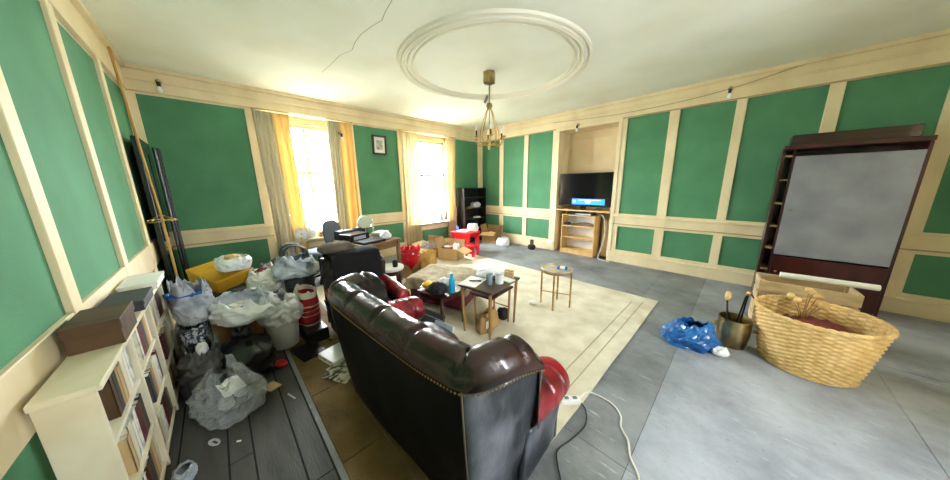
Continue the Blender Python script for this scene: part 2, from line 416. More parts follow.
# alcove surround and its painted back panel
cream(wf, 'alcove_jamb', AX0 - .05, AX0 + .02, -.05, AD, 0, AZ1 + .05); cream(wf, 'alcove_jamb', AX1 - .02, AX1 + .05, -.05, AD, 0, AZ1 + .05)
cream(wf, 'alcove_head', AX0 - .05, AX1 + .05, -.08, .02, AZ1, AZ1 + .07)
cream(wf, 'alcove_back_panel', AX0 + .1, AX1 - .1, AD - .015, AD, 1.8, 2.52, mat='alcove_paint')

# window wall
m = MB(); yy = [YL - .3] + [v for p in WIN for v in p] + [.6]
for i in range(0, len(yy), 2): m.box(-WT, 0, yy[i], yy[i + 1], 0, H)
for a, b in WIN: m.box(-WT, 0, a, b, 0, WZ0); m.box(-WT, 0, a, b, WZ1, H)
ww = struct(m.build('wall_window', 'cream'))
WP = [(-6.12, -5.08), (-3.50, -2.58), (-1.02, -.11)]
for a, b in WP:
    for z0, z1 in PZ: cream(ww, 'panel', 0, .012, a - .01, b + .01, z0 - .01, z1 + .01, mat='green', bev=0)
for a, b in ((YL, -6.10), (-5.08, -4.97), (-3.61, -3.50), (-2.58, -2.46), (-1.12, -1.02), (-.11, 0)):
    cream(ww, 'stile', 0, .036, a, b, 0, H - .3)
for a, b in ((YL, -4.97), (-3.61, -2.46), (-1.12, 0)):
    cream(ww, 'rail', 0, .034, a, b, .72, .97); cream(ww, 'dado_moulding', .03, .062, a, b, .905, .945)
    cream(ww, 'dado_moulding', .03, .05, a, b, .76, .775, mat='cream_dark')
    cream(ww, 'rail', 0, .034, a, b, .20, .25); cream(ww, 'skirting', 0, .055, a, b, 0, .2)
cream(ww, 'frieze', 0, .04, YL, 0, 2.74, H); cream(ww, 'cornice_moulding', .03, .085, YL, 0, H - .05, H)
cream(ww, 'cornice_moulding', .03, .06, YL, 0, 2.86, 2.885)
for a, b in WIN:
    cream(ww, 'apron_panel', 0, .03, a, b, .06, WZ0 - .06); cream(ww, 'panel', .03, .034, a + .12, b - .12, .18, WZ0 - .16, mat='green', bev=0)

def sash_window(n, axis_x, a, b, inward):
    """double-hung sash with one upright glazing bar; axis_x is the plane of the sash, inward +1 faces +X"""
    m = MB(); z0, z1 = WZ0, WZ1; zm = 1.80; y = (a + b) / 2; x = axis_x; s = inward
    def bx(x0, x1, *r): return box(min(x0, x1), max(x0, x1), *r)
    fr = MB()
    for q in ((a, a + .06, z0, z1), (b - .06, b, z0, z1), (a, b, z0, z0 + .05), (a, b, z1 - .12, z1)):
        fr.box(min(x - .05, x + .05), max(x - .05, x + .05), *q)
    wn = struct(fr.build('window_%d' % n, 'sash_white', None))
    for (p0, p1, dx) in ((z0 + .05, zm + .02, .02 * s), (zm - .02, z1 - .12, -.02 * s)):
        sh = MB()
        for q in ((a + .06, a + .105, p0, p1), (b - .105, b - .06, p0, p1), (a + .06, b - .06, p0, p0 + .05), (a + .06, b - .06, p1 - .055, p1)):
            sh.box(x + dx - .02, x + dx + .02, *q)
        so = sh.build('sash', 'sash_white', wn)
        box(x + dx - .012, x + dx + .012, y - .02, y + .02, p0 + .05, p1 - .045).build('glazing_bar', 'sash_white', so)
        for (q0, q1) in ((a + .105, y - .02), (y + .02, b - .105)):
            box(x + dx - .002, x + dx + .002, q0, q1, p0 + .05, p1 - .045).build('pane', 'glass', so)
    bx(x + .05 * s, x + (WT - .08 + .12) * s, a - .02, b + .02, z0 - .03, z0 + .012).build('window_sill', 'sash_white', wn, bev=.005)
    return wn
sash_window(1, -.20, *WIN[0], 1); sash_window(2, -.20, *WIN[1], 1)

# side wall (clutter shelf stands on it) and the far wall with its own window, both mostly outside the photograph
wl = struct(box(-.3, XR + .3, YL - .3, YL, 0, H).build('wall_left', 'cream_shelf'))
cream(wl, 'frieze', 0, XR, YL, YL + .04, 2.74, H); cream(wl, 'cornice_moulding', 0, XR, YL + .03, YL + .085, H - .05, H)
cream(wl, 'rail', 0, XR, YL, YL + .034, .72, .97); cream(wl, 'skirting', 0, XR, YL, YL + .055, 0, .25)
for k in range(7):
    a = .12 + k * 1.05
    cream(wl, 'stile', a - .12, a, YL, YL + .036, .2, 2.74)
    for z0, z1 in PZ: cream(wl, 'panel', a, a + .93, YL, YL + .012, z0, z1, mat='green', bev=0)
m = MB()
m.box(XR, XR + WT, YL - .3, SWIN[0], 0, H); m.box(XR, XR + WT, SWIN[1], .6, 0, H)
m.box(XR, XR + WT, SWIN[0], SWIN[1], 0, WZ0); m.box(XR, XR + WT, SWIN[0], SWIN[1], WZ1, H)
wr = struct(m.build('wall_right', 'cream'))
cream(wr, 'frieze', XR - .04, XR, YL, 0, 2.74, H); cream(wr, 'skirting', XR - .055, XR, YL, 0, 0, .2)
sash_window(3, XR + .20, *SWIN, -1)

# outside: garden and trees seen blown out through the panes
gd = struct(box(-40, -WT - .05, -30, 20, -3.2, -3.0).build('ground', 'lawn'))
def tree(loc, h, seed, label):
    t = thing('garden_tree', label, 'tree', loc)
    MB().tube([(0, 0, 0), (.1, .05, h * .3), (0, .1, h * .55), (.05, 0, h * .8)], [.22, .18, .12, .05], 8).build('trunk', 'bark', t, smooth=True)
    random.seed(seed); m = MB()
    for _ in range(1500):
        while True:
            p = Vector((random.uniform(-1, 1), random.uniform(-1, 1), random.uniform(-1, 1)))
            if p.length < 1: break
        p = Vector((p.x * 2.2, p.y * 2.2, h * .66 + p.z * h * .34))
        q = Matrix.Rotation(random.uniform(0, 6.28), 3, 'Z') @ Matrix.Rotation(random.uniform(0, 3), 3, 'X')
        s = random.uniform(.10, .2)
        m.add([p + q @ Vector((-s, 0, 0)), p + q @ Vector((0, -s * .5, 0)), p + q @ Vector((s, 0, .02)), p + q @ Vector((0, s * .5, 0))], [(0, 1, 2, 3)])
    m.build('leaves', 'leaf_green', t)
tree((-9, -4.5, -3.0), 7.0, 4, 'leafy tree in the garden behind the window beside the golden curtain')
tree((-11, 1.0, -3.0), 6.0, 9, 'leafy tree in the garden behind the window with bottles on its sill')
# ================================================================== RUG, SOFA, ARMCHAIR
rug = thing('rug', 'large worn beige rug with a ruled border under the sofa and tables', 'rug', (0, 0, 0))
RX0, RX1, RY0, RY1, RT = .95, 4.86, -4.78, -1.60, .012
def rugtop(u, v):
    x = RX0 + (RX1 - RX0) * u; y = RY0 + (RY1 - RY0) * v
    e = .012 * fbm((x, y, 0), 1.2, 2)
    return (x + (e if u in (0, 1) else 0), y + (e if v in (0, 1) else 0), RT - .004 + .0015 * fbm((x, y, 3), 2.0, 2))
mr = MB(); mr.grid(rugtop, 40, 40)
mr.build('pile', 'rug', rug, smooth=True, solid=.0)
box(RX0 + .02, RX1 - .02, RY0 + .02, RY1 - .02, .001, RT - .008).build('backing', 'rug_line', rug)
for k, ins in enumerate((.13, .24)):
    x0, x1, y0, y1 = RX0 + ins, RX1 - ins, RY0 + ins, RY1 - ins
    for q in ((x1 - .007, x1, y0, y1 - .02),):
        box(*q, RT - .008, RT - .001).build('border_line', 'rug_line', rug)

mat_ = thing('floor_mat', 'brown woven floor mat under the back of the sofa along the dark boards', 'mat', (0, 0, 0))
for k, (a, b) in enumerate(((1.36, 2.04), (2.04, 2.72), (2.72, 3.40), (3.40, 4.08), (4.08, 4.74))):
    for (c, d) in ((-5.31, -5.055), (-5.055, -4.80)):
        box(a + .002, b - .002, c + .002, d - .002, .001, RT - .002).build('mat_square', 'brown_mat', mat_, bev=.002, segs=1)
def wing_seat(root, W, backz, wing, armf, mats, studs=True, cushions=2, sp=.06, ar=.108, az=.455):
    """wing-back chesterfield seat: outer back, outer wings, padded roll, low scroll arms, seat cushions, feet.
    local x across, y forward from the outer back, z up; W is half the width of the outer back."""
    mroll, mback, mside, marm, mseat = mats
    # plan curve of the top outer seam, wing front to wing front
    ctrl = [(-W - sp, wing), (-W - sp * .65, wing * .62), (-W - .03, .14), (-W + .03, .03), (-W + .16, 0), (-W * .4, -.012), (W * .4, -.012), (W - .16, 0), (W - .03, .03), (W + .03, .14), (W + sp * .65, wing * .62), (W + sp, wing)]
    top = smoothpath([(x, y, 0) for x, y in ctrl], 10)
    acc_ = [0.0]
    for i in range(1, len(top)): acc_.append(acc_[-1] + (top[i] - top[i - 1]).length)
    even = []; NN = int(acc_[-1] / .009); j = 0
    for i in range(NN + 1):
        t_ = acc_[-1] * i / NN
        while j < len(acc_) - 2 and acc_[j + 1] < t_: j += 1
        even.append(top[j].lerp(top[j + 1], min(1, (t_ - acc_[j]) / max(1e-9, acc_[j + 1] - acc_[j]))))
    top = even
    n = len(top)
    def nrm(i):
        t = (top[min(i + 1, n - 1)] - top[max(i - 1, 0)]).normalized(); return Vector((-t.y, t.x, 0))   # inward
    L = [0]
    for i in range(1, n): L.append(L[-1] + (top[i] - top[i - 1]).length)
    seamz = backz - .085
    def zt(i):   # the wings drop a little towards the front
        e = min(L[i], L[-1] - L[i]); return seamz - .05 * max(0, 1 - e / .22) ** 2
    # outer skin, leaning out towards the top; split at the corners into back and two wings
    def skin(i0, i1):
        m = MB()
        def fn(u, v):
            i = min(i1, max(i0, round(i0 + (i1 - i0) * u))); p = top[i]; d = nrm(i)
            z = .07 + (zt(i) - .07) * v
            lean = .085 * (1 - v) ** 1.3 + .006 * fbm((p.x * 3, p.y * 3, z * 3), 1, 2)
            q = p + d * lean; return (q.x, q.y, z)
        return m.grid(fn, i1 - i0, 14)
    ic = next(i for i in range(n) if top[i].x > -W + .05); jc = n - 1 - ic
    skin(ic, jc).build('outer_back', mback, root, smooth=True, solid=.012)
    skin(0, ic).build('outer_wing', mside, root, smooth=True, solid=.012)
    skin(jc, n - 1).build('outer_wing', mside, root, smooth=True, solid=.012)
    # padded roll, pinched at the tufting creases
    tuft = [.30 * k + .14 for k in range(int(L[-1] / .30) + 1)]
    R_ = .185
    def roll(u, v):
        i = round(u * (n - 1)); p = top[i]; d = nrm(i); a = PI * 1.12 * v
        c = sum(math.exp(-((L[i] - t) / .016) ** 2) for t in tuft)
        e = min(L[i], L[-1] - L[i]); end = 1 - .55 * math.exp(-(e / .035) ** 2)
        k = (1 - .16 * c) * end
        wd = R_ * .5; off = wd - wd * math.cos(a) * (1 if v < .5 else 1.0)
        hz = math.sin(a) * .105 * k
        wr_ = .004 * ridge((p.x * 4, p.y * 4, v * 2), 1.4, 2) * (1 if .1 < v < .95 else 0)
        q = p + d * (off - .012 + (.0))
        return (q.x, q.y, zt(i) + hz + wr_ - (.10 * max(0, v - .72) / .28 if v > .72 else 0))
    MB().grid(roll, n - 1, 22).build('back_roll', mroll, root, smooth=True)
    for e in (0, n - 1):   # rounded padded end of each wing, dropping to the arm
        p = top[e]; d = nrm(e); fwd = (top[e] - top[1 if e == 0 else n - 2]).normalized()
        def cap(u, v, p=p, d=d, fwd=fwd, e=e):
            a = PI * u; z = .46 + (zt(e) - .46 + .05) * v
            wd = R_ * .5 * (1 if v < .8 else math.sqrt(max(0, 1 - ((v - .8) / .2) ** 2)) * .8 + .2)
            q = p + d * (R_ * .5 - .012 - wd * math.cos(a)) + fwd * (.055 * math.sin(a) * (1 if v < .85 else .7) - .03)
            return (q.x, q.y, z)
        MB().grid(cap, 12, 12).build('wing_front', mroll, root, smooth=True)
    # inner back, buttoned
    def inner(u, v):
        i = round(u * (n - 1)); p = top[i]; d = nrm(i)
        z = .36 + (zt(i) - .06 - .36) * v
        b = .012 * math.cos(L[i] / .15 * PI) * math.cos(v * 3 * PI)
        q = p + d * (R_ - .02 + .07 * (1 - v) + b)
        return (q.x, q.y, z)
    MB().grid(inner, n - 1, 14).build('inner_back', mseat, root, smooth=True)
    # seam piping and studs
    MB().tube([top[i] + Vector((0, 0, zt(i))) - nrm(i) * .006 for i in range(n)], .006, 6).build('piping', mroll, root, smooth=True)
    if studs:
        s0 = MB().lathe([(.0001, .004), (.004, .003), (.0055, 0)], 8).build('stud', 'stud', root)
        step = .0165; k = 0; first = True; acc = .02
        for i in range(n - 1):
            seg = L[i + 1] - L[i]
            while acc < L[i + 1]:
                t = (acc - L[i]) / seg; p = top[i].lerp(top[i + 1], t); d = nrm(i)
                q = p - d * .012 + Vector((0, 0, zt(i) - .012))
                o = s0 if first else s0.copy()
                if not first: C.objects.link(o)
                first = False
                o.parent = root; o.location = q; o.rotation_euler = (-d).to_track_quat('Z', 'Y').to_euler()
                acc += step
    for i in (ic, jc):   # the stitched upright seams where back meets wing
        MB().tube([(top[i] + nrm(i) * (.085 * (1 - v) ** 1.3 - .007) + Vector((0, 0, .07 + (zt(i) - .07) * v))) for v in [k / 14 for k in range(15)]], .004, 6).build('seam', 'stitch' if studs else mside, root, smooth=True)
    # low scroll arms
    for s in (-1, 1):
        ax = s * (W - .035); y0, y1 = wing - .03, armf
        def armfn(u, v, s=s, ax=ax):
            y = y0 + (y1 - y0) * u; a = 2 * PI * v
            c = sum(math.exp(-((y - t) / .012) ** 2) for t in (y0 + (y1 - y0) * .42, y0 + (y1 - y0) * .72))
            rd = ar * (1 - .10 * c) * (1 + .02 * math.sin(u * 9))
            if u > .93: rd *= math.sqrt(max(.0, 1 - ((u - .93) / .07) ** 2)) * .75 + .25
            return (ax + rd * 1.05 * math.cos(a) + s * .02 * math.sin(u * PI), y, az + .055 * (1 - u) + rd * math.sin(a))
        am = MB().grid(lambda u, v: armfn(v, u), 24, 40, closed=True)
        arm_o = am.build('arm', marm, root, smooth=True)
        for t in (.42, .72):
            y = y0 + (y1 - y0) * t
            MB().lathe([(.011, 0), (.011, .003), (.006, .006), (.0001, .007)], 10, (ax - s * .01, y, az + .055 * (1 - t) + ar * .9)).build('button', mroll, arm_o, smooth=True)
        MB().lathe([(ar * .92, 0), (ar * .9, .008), (.05, .016), (.02, .02), (.0001, .02)], 24).xf(Matrix.Translation((ax, y1 - .012, az + .003)) @ Matrix.Rotation(-PI / 2, 4, 'X')).build('arm_scroll', marm, arm_o, smooth=True)
        def side(u, v, s=s, ax=ax):
            y = y0 - .02 + (y1 - .03 - y0 + .02) * u; z = .07 + (az - .095) * v
            return (ax + s * (.045 + .035 * v ** 2), y, z)
        MB().grid(side, 12, 10).build('arm_panel', mside, root, smooth=True, solid=.02)
        MB().box(ax - .07, ax + .06, y1 - .05, y1 - .02, .07, .42).build('arm_front', mside, root, bev=.008)
    box(-W + .05, W - .05, armf - .08, armf - .03, .08, .27).build('front_rail', mseat, root, bev=.012)
    box(-W + .07, W - .07, .10, armf - .04, .07, .22).build('seat_deck', mseat, root)
    cw = (2 * W - .20) / cushions
    for k in range(cushions):
        x0 = -W + .10 + cw * k
        heap_mb(cw * .98, armf - .28, .21, k + 2, 2, .05, 40, 16).xf(Matrix.Translation((x0 + cw / 2, .30 + (armf - .30) / 2, .22))).build('seat_cushion', mseat, root, smooth=True)
    for sx in (-1, 1):
        for yy_ in (.13, armf - .08):
            MB().lathe([(.022, 0), (.03, .012), (.03, .04), (.04, .075)], 12, (sx * (W - .07), yy_, 0)).build('foot', 'dark_wood', root, smooth=True)

sofa = thing('wing_sofa', 'dark oxblood leather wing-back sofa with rolled top and brass studs', 'sofa', (4.225, -5.12, RT), math.radians(3.6))
wing_seat(sofa, .68, .897, .38, .74, ('leather_dark', 'leather_back', 'leather_scuffed', 'leather_red', 'leather_seat'), sp=.08)
ac = thing('wing_armchair', 'oxblood leather armchair with its back in shade, facing the coffee tables', 'armchair', (2.38, -4.61, RT), -PI / 2)
wing_seat(ac, .29, .80, .24, .78, ('leather_seat', 'leather_back', 'leather_back', 'leather_red', 'leather_seat'), studs=False, cushions=1, sp=.03, ar=.07, az=.42)
# black throw over the armchair back
def throw(u, v):
    x = -.25 + .5 * u
    t = v
    if t < .4: y, z = .265 + .03 * (.4 - t) / .4, .46 + (.40) * t / .4
    elif t < .62: a = (t - .4) / .22 * PI; y, z = .265 - .145 * (1 - math.cos(a)), .88 + .02 + .03 * math.sin(a)
    else: y, z = -.05 - .0 * t, .88 - (t - .62) * .9
    n_ = .012 * ridge((x * 4, t * 3, 1), 1, 2)
    return (x, y + n_ + (.012 if t < .4 else 0), z + abs(n_))
th = MB().grid(throw, 24, 34).build('throw_blanket', 'throw_black', None, smooth=True, solid=.008)
place(th, (2.38, -4.61, RT - .08), -PI / 2); tag(th, 'black throw blanket hanging over the armchair back', 'blanket')
cu = heap_mb(.20, .36, .10, 4, 2.5, .12).build('bolster_cushion', 'brown_cushion', None, smooth=True)
place(cu, (2.44, -4.74, .848), .1); tag(cu, 'grey-brown bolster cushion lying on top of the armchair back', 'cushion')

# ================================================================== CURTAINS, PICTURE, BULBS, CHANDELIER
def curtain(y0, y1, label, split, mats, seed, x=.115, zb=.12, gather=0.0):
    t = thing('curtain', label, 'curtain', (x, (y0 + y1) / 2, 0), group='long curtains of the two windows')
    def sheet(a, b, nf, am, mat, name, ph=0, dx=0):
        def fn(u, v):
            z = zb + (2.70 - zb) * v; w = 1 + .10 * (1 - v) * math.sin(seed) ; g = gather * (1 - v)
            y = (a + (b - a) * u - (y0 + y1) / 2) * w + g
            xx = am * math.sin(u * nf * 2 * PI + ph + .8 * math.sin(v * 2.2 + seed)) * (.75 + .25 * math.cos(v * 3)) + .008 * fbm((u * 4, v * 3, seed), 1, 2)
            return (xx + dx, y + .008 * math.sin(v * 5 + u * 9), z)
        MB().grid(fn, nf * 12, 24).build(name, mat, t, smooth=True, solid=.004)
    ym = y0 + (y1 - y0) * split
    if mats[0] != mats[1]:
        sheet(y0, ym, 4, .035, mats[0], 'outer_fabric', dx=.0); sheet(ym - .01, y1, 2, .03, mats[1], 'lining', dx=-.005)
    else: sheet(y0, y1, 5, .035, mats[0], 'fabric')
    MB().tube([(0, y0 - (y0 + y1) / 2 - .02, 2.72), (0, y1 - (y0 + y1) / 2 + .02, 2.72)], .012, 8).build('rail', 'cream_dark', t, smooth=True)
curtain(-4.99, -4.55, 'beige curtain with a golden lining edge beside the widest dark green panel', .55, ('curtain_grey', 'curtain_gold'), 1, gather=.03)
curtain(-3.98, -3.56, 'beige curtain with a golden lining edge beside the framed picture panel', .48, ('curtain_grey', 'curtain_gold'), 2, gather=-.03)
curtain(-2.56, -2.14, 'pale cream curtain between the picture panel and the window with bottles', .5, ('curtain_pale', 'curtain_pale'), 3)
curtain(-1.33, -1.02, 'pale cream curtain beside the black shelf unit', .5, ('curtain_pale', 'curtain_pale'), 4)
for (y, zt_, lb) in ((-4.28, 2.735, 'thin white curtain wire across the window with golden curtains'), (-1.78, 2.735, 'thin white curtain wire across the window with bottles')):
    wv = MB().tube([(.075, y - .72, zt_ - .03), (.075, y, zt_ - .05), (.075, y + .72, zt_ - .03)], .004, 6).build('curtain_wire', 'cable_white', None, smooth=True); tag(wv, lb, 'wire')

pf = thing('framed_print', 'small brown framed print hung on the green panel between the windows', 'picture', (.014, -3.0, 2.38), rot=(0, math.radians(3), 0))
m = MB()
for q in ((-.15, .15, -.19, -.155), (-.15, .15, .155, .19), (-.15, -.115, -.155, .155), (.115, .15, -.155, .155)): m.box(0, .028, *q)
m.build('frame', 'frame_brown', pf); box(.002, .012, -.116, .116, -.156, .156).build('mount', 'white_paper', pf); box(.012, .015, -.065, .065, -.09, .09).build('print', 'print_grey', pf)

def wall_bulb(loc, rz, label):
    t = thing('wall_light', label, 'wall light', loc, rz, group='bare bulb wall lights')   # local +x out of the wall
    MB().lathe([(.03, 0), (.03, .02), (.015, .03)], 14).xf(Matrix.Rotation(PI / 2, 4, 'Y')).build('backplate', 'old_brass', t, smooth='auto')
    MB().tube([(.02, 0, 0), (.06, 0, .02), (.085, 0, 0), (.09, 0, -.03)], .008, 8).build('bracket', 'old_brass', t, smooth=True)
    MB().lathe([(.018, 0), (.02, -.02), (.017, -.055)], 12, (.09, 0, -.02)).build('socket', 'socket_black', t, smooth='auto')
    MB().lathe([(.014, 0), (.02, -.02), (.027, -.045), (.02, -.068), (.0001, -.076)], 14, (.09, 0, -.072)).build('bulb', 'bulb', t, smooth=True)
wall_bulb((.04, -5.88, 2.88), 0, 'bare bulb wall light above the widest dark green panel')
wall_bulb((.155, -3.80, 2.50), 0, 'bare bulb wall light in front of the golden-edged curtain')
wall_bulb((5.12, -.04, 2.86), -PI / 2, 'bare bulb wall light on the frieze above the fireplace wall panels')
wall_bulb((2.90, -.06, 2.72), -PI / 2, 'bare bulb wall light hanging in the mouth of the TV alcove')
wc = MB().tube(smoothpath([(2.3, -.05, 2.86), (3.4, -.05, 2.80), (4.3, -.05, 2.80), (5.12, -.06, 2.86), (5.9, -.05, 3.0), (6.6, -.05, 3.0)], 6), .006, 6).build('surface_cable', 'cream_dark', None, smooth=True)
tag(wc, 'thin painted cable sagging along the frieze to the bulb', 'cable')

ch = thing('chandelier', 'small brass candle chandelier with a bird-cage body', 'chandelier', (2.84, -2.71, 0))
MB().prism([(.085 * math.cos(PI / 3 * k), .085 * math.sin(PI / 3 * k)) for k in range(6)], H - .14, H).build('canopy', 'old_brass', ch, bev=.004)
CB = 2.16
MB().tube([(0, 0, H - .14), (.004, 0, H - .25), (0, 0, CB + .49)], .006, 8).build('stem', 'old_brass', ch, smooth=True)
for k in range(9):
    z = H - .16 - k * .035
    MB().tube([(.011 * math.cos(a), 0, z + .02 * math.sin(a)) if k % 2 else (0, .011 * math.cos(a), z + .02 * math.sin(a)) for a in [i * PI / 4 for i in range(9)]], .003, 6).build('chain_link', 'old_brass', ch, smooth=True)
MB().lathe([(.01, .07), (.035, .06), (.045, .03), (.035, 0), (.02, -.02)], 14, (0, 0, CB + .42)).build('crown', 'old_brass', ch, smooth=True)
for k in range(8):
    a = k * PI / 4
    path = [(.02, .42), (.05, .36), (.09, .24), (.125, .12), (.13, .02), (.09, -.05), (.0, -.07)]
    MB().tube(smoothpath([(r * math.cos(a), r * math.sin(a), CB + z) for r, z in path], 4), .005, 6).build('cage_wire', 'brass', ch, smooth=True)
MB().lathe([(.0001, -.13), (.016, -.12), (.024, -.10), (.012, -.08), (.03, -.06), (.0001, -.05)], 12, (0, 0, CB)).build('finial', 'brass', ch, smooth=True)
for k in range(6):
    a = k * PI / 3 + .3
    ar = MB().tube(smoothpath([(r * math.cos(a), r * math.sin(a), CB + z) for r, z in ((.05, -.04), (.12, -.07), (.19, -.05), (.215, .0), (.215, .04))], 4), .005, 6).build('candle_arm', 'brass', ch, smooth=True)
    px, py = .215 * math.cos(a), .215 * math.sin(a)
    MB().lathe([(.01, .02), (.03, .035), (.032, .04), (.012, .045)], 12, (px, py, CB)).build('drip_pan', 'brass', ar, smooth=True)
    MB().lathe([(.011, .045), (.011, .11)], 10, (px, py, CB)).build('candle_sleeve', 'iron' if k % 3 else 'candle', ar, smooth='auto')
    MB().lathe([(.009, .11), (.016, .135), (.012, .165), (.0001, .19)], 10, (px, py, CB)).build('candle_bulb', 'bulb', ar, smooth=True)
# ================================================================== FIREPLACE WALL: TV, SHELF, BOOKCASES
sh = box(AX0 + .02, AX1 - .02, -.06, AD, .965, .995).build('alcove_shelf', 'pine', None, bev=.004); tag(sh, 'pine board shelf across the alcove carrying the television', 'shelf')
tv = thing('television', 'large black flat-screen television on the alcove shelf', 'television', (3.07, .02, .995))
box(-.56, .56, -.01, .035, .075, .77).build('casing', 'black_plastic', tv, bev=.008)
box(-.545, .545, -.014, -.009, .10, .757).build('display', 'screen', tv)
box(-.25, .44, -.017, -.013, .115, .235).build('on_screen_banner', 'screen_banner', tv)
for a, b, z0, z1 in ((-.21, -.17, .16, .2), (-.1, .36, .205, .211), (.04, .16, .17, .182), (.05, .14, .145, .155)):
    box(a, b, -.0185, -.0165, z0, z1).build('banner_text', 'screen_text', tv)
MB().prism([(-.30, -.08), (.30, -.08), (.22, .10), (-.22, .10)], 0, .012).build('stand_base', 'black_gloss', tv, bev=.003)
box(-.05, .05, .0, .03, .01, .09).build('stand_neck', 'black_gloss', tv)
bk = thing('small_bookcase', 'small pine bookcase with two shelves standing in the alcove', 'bookcase', (3.0, -.04, 0))
for x in (-.37, .35): box(x, x + .02, 0, .30, 0, .86).build('side_panel', 'pine', bk)
box(-.37, .37, 0, .30, .86, .88).build('top', 'pine', bk); box(-.35, .35, .285, .295, .08, .86).build('back_panel', 'white_plastic', bk)
for z in (.08, .36, .62): box(-.35, .35, .005, .285, z, z + .02).build('shelf', 'pine', bk)
box(-.35, .35, .01, .025, 0, .08).build('plinth', 'pine', bk)
sb = thing('set_top_box', 'slim black set-top box on top of the pine bookcase', 'set-top box', (2.98, .08, .88)); box(-.25, .30, -.1, .12, 0, .05).build('casing', 'black_plastic', sb, bev=.004); box(-.05, .28, -.104, -.1, .01, .036).build('front_display', 'light_grey', sb)
cl = MB().tube(smoothpath([(-.3, 0, .012), (-.1, .08, .03), (.12, -.02, .05), (.2, .06, .03), (.0, .1, .05), (-.15, .02, .03), (.05, -.06, .03), (.28, .03, .02)], 6), .009, 6).build('cable_coil', 'mid_grey', None, smooth=True)
place(cl, (3.06, .10, .642)); tag(cl, 'tangled grey cable coil on the upper bookcase shelf', 'cable')
rm = heap_mb(.16, .1, .05, 3, 3, .2).build('black_pouch', 'black_felt', None, smooth=True); place(rm, (2.74, .02, .6415)); tag(rm, 'dark pouch lying on the upper bookcase shelf', 'pouch')
hc = MB().tube(smoothpath([(3.36, .10, .92), (3.50, .06, .85), (3.56, .02, .5), (3.5, -.0, .15), (3.52, -.10, .012), (3.75, -.16, .012)], 6), .007, 6).build('aerial_cable', 'cable_white', None, smooth=True); tag(hc, 'pale aerial cable hanging beside the pine bookcase to the floor', 'cable')
bd = box(3.44, 3.63, .2, .22, 0, .80).build('leaning_board', 'alcove_paint', None, bev=.003); tag(bd, 'pale board standing in the alcove beside the pine bookcase', 'board')
so = thing('wall_socket', 'white power socket on the skirting beside the alcove', 'socket', (2.37, -.055, .19)); box(-.07, .07, -.012, 0, -.045, .045).build('plate', 'white_plastic', so, bev=.004)
for x in (-.04, .04): box(x - .012, x + .012, -.03, -.012, -.02, .015).build('plug', 'white_plastic', so, bev=.003)
# a door-stop figure by the skirting
ds = thing('doorstop', 'brown and black doorstop standing against the skirting', 'doorstop', (2.02, -.30, 0)); heap_mb(.18, .16, .10, 2, 3, .2).build('weight', 'black_felt', ds, smooth=True); box(-.04, .04, -.02, .03, .085, .24).build('block', 'old_wood', ds, bev=.01)

# tall black open shelf unit in the corner
bc = thing('shelf_unit', 'tall black shelf unit in the corner against the window wall', 'shelf unit', (0, 0, 0))
x0, x1, y0, y1, zt = .065, .36, -.97, -.14, 1.47
for y in (y0, y1 - .025): box(x0, x1, y, y + .025, 0, zt).build('side_panel', 'bookcase_black', bc)
box(x0, x0 + .01, y0, y1, .02, zt).build('back_panel', 'bookcase_black', bc)
for z in (.05, .33, .62, .90, 1.19, zt - .03): box(x0, x1 - .008, y0 + .025, y1 - .025, z, z + .025).build('shelf', 'bookcase_black', bc)
box(x1 - .02, x1 - .005, y0 + .025, y1 - .025, 0, .05).build('plinth', 'bookcase_black', bc); box(x1, x1 + .006, y0, y0 + .05, 0, .9).build('plum_edge', 'bookcase_plum', bc)
s1 = heap_mb(.18, .34, .11, 5, 3, .35).build('folded_cloth', 'white_bag', None, smooth=True); place(s1, (.22, -.42, .927)); tag(s1, 'white folded cloth on the black shelf unit', 'cloth')
s2 = box(-.06, .06, -.09, .09, 0, .035).build('notebook', 'white_paper', None, bev=.003); place(s2, (.25, -.40, .647), .1); tag(s2, 'white notebook on a lower shelf of the black unit', 'notebook')
s3 = box(-.05, .05, -.06, .06, 0, .05).build('small_carton', 'paper_bag', None, bev=.003); place(s3, (.25, -.68, .927), .2); tag(s3, 'small tan carton beside the folded cloth on the black shelf unit', 'carton')

def carton(name, label, loc, rz, w, d, h, mat, flaps=(1, 1, 1, 1), group=None):
    t = thing(name, label, 'box', loc, rz, group); T = .008
    for q in ((-w / 2, w / 2, -d / 2, -d / 2 + T), (-w / 2, w / 2, d / 2 - T, d / 2)): box(*q, 0, h).build('side', mat, t)
    for q in ((-w / 2, -w / 2 + T), (w / 2 - T, w / 2)): box(*q, -d / 2 + T, d / 2 - T, 0, h).build('side', mat, t)
    box(-w / 2 + T, w / 2 - T, -d / 2 + T, d / 2 - T, 0, .008).build('bottom', mat, t)
    fl = [(w, d * .45, 0, -d / 2, 0), (w, d * .45, 0, d / 2, PI), (d, w * .45, w / 2, 0, PI / 2), (d, w * .45, -w / 2, 0, -PI / 2)]
    for k, (fw_, fl_, fx, fy, rz_) in enumerate(fl):
        if flaps[k] is None: continue
        m = MB().box(-fw_ / 2 + .006, fw_ / 2 - .006, -fl_, 0, -.003, .003)
        m.xf(Matrix.Translation((fx, fy, h)) @ Matrix.Rotation(rz_, 4, 'Z') @ Matrix.Rotation(flaps[k], 4, 'X')).build('flap', mat, t)
    return t
carton('cardboard_box', 'open brown cardboard box in the corner beside the black shelf unit', (.74, -.33, 0), .25, .42, .34, .30, 'card', (.5, -1.35, -1.2, -1.3))
hp = heap_mb(.3, .24, .10, 8, 3, .3).build('crumpled_paper', 'card_pale', None, smooth=True); place(hp, (.74, -.33, .15), .25); tag(hp, 'crumpled brown packing paper inside the corner cardboard box', 'paper')
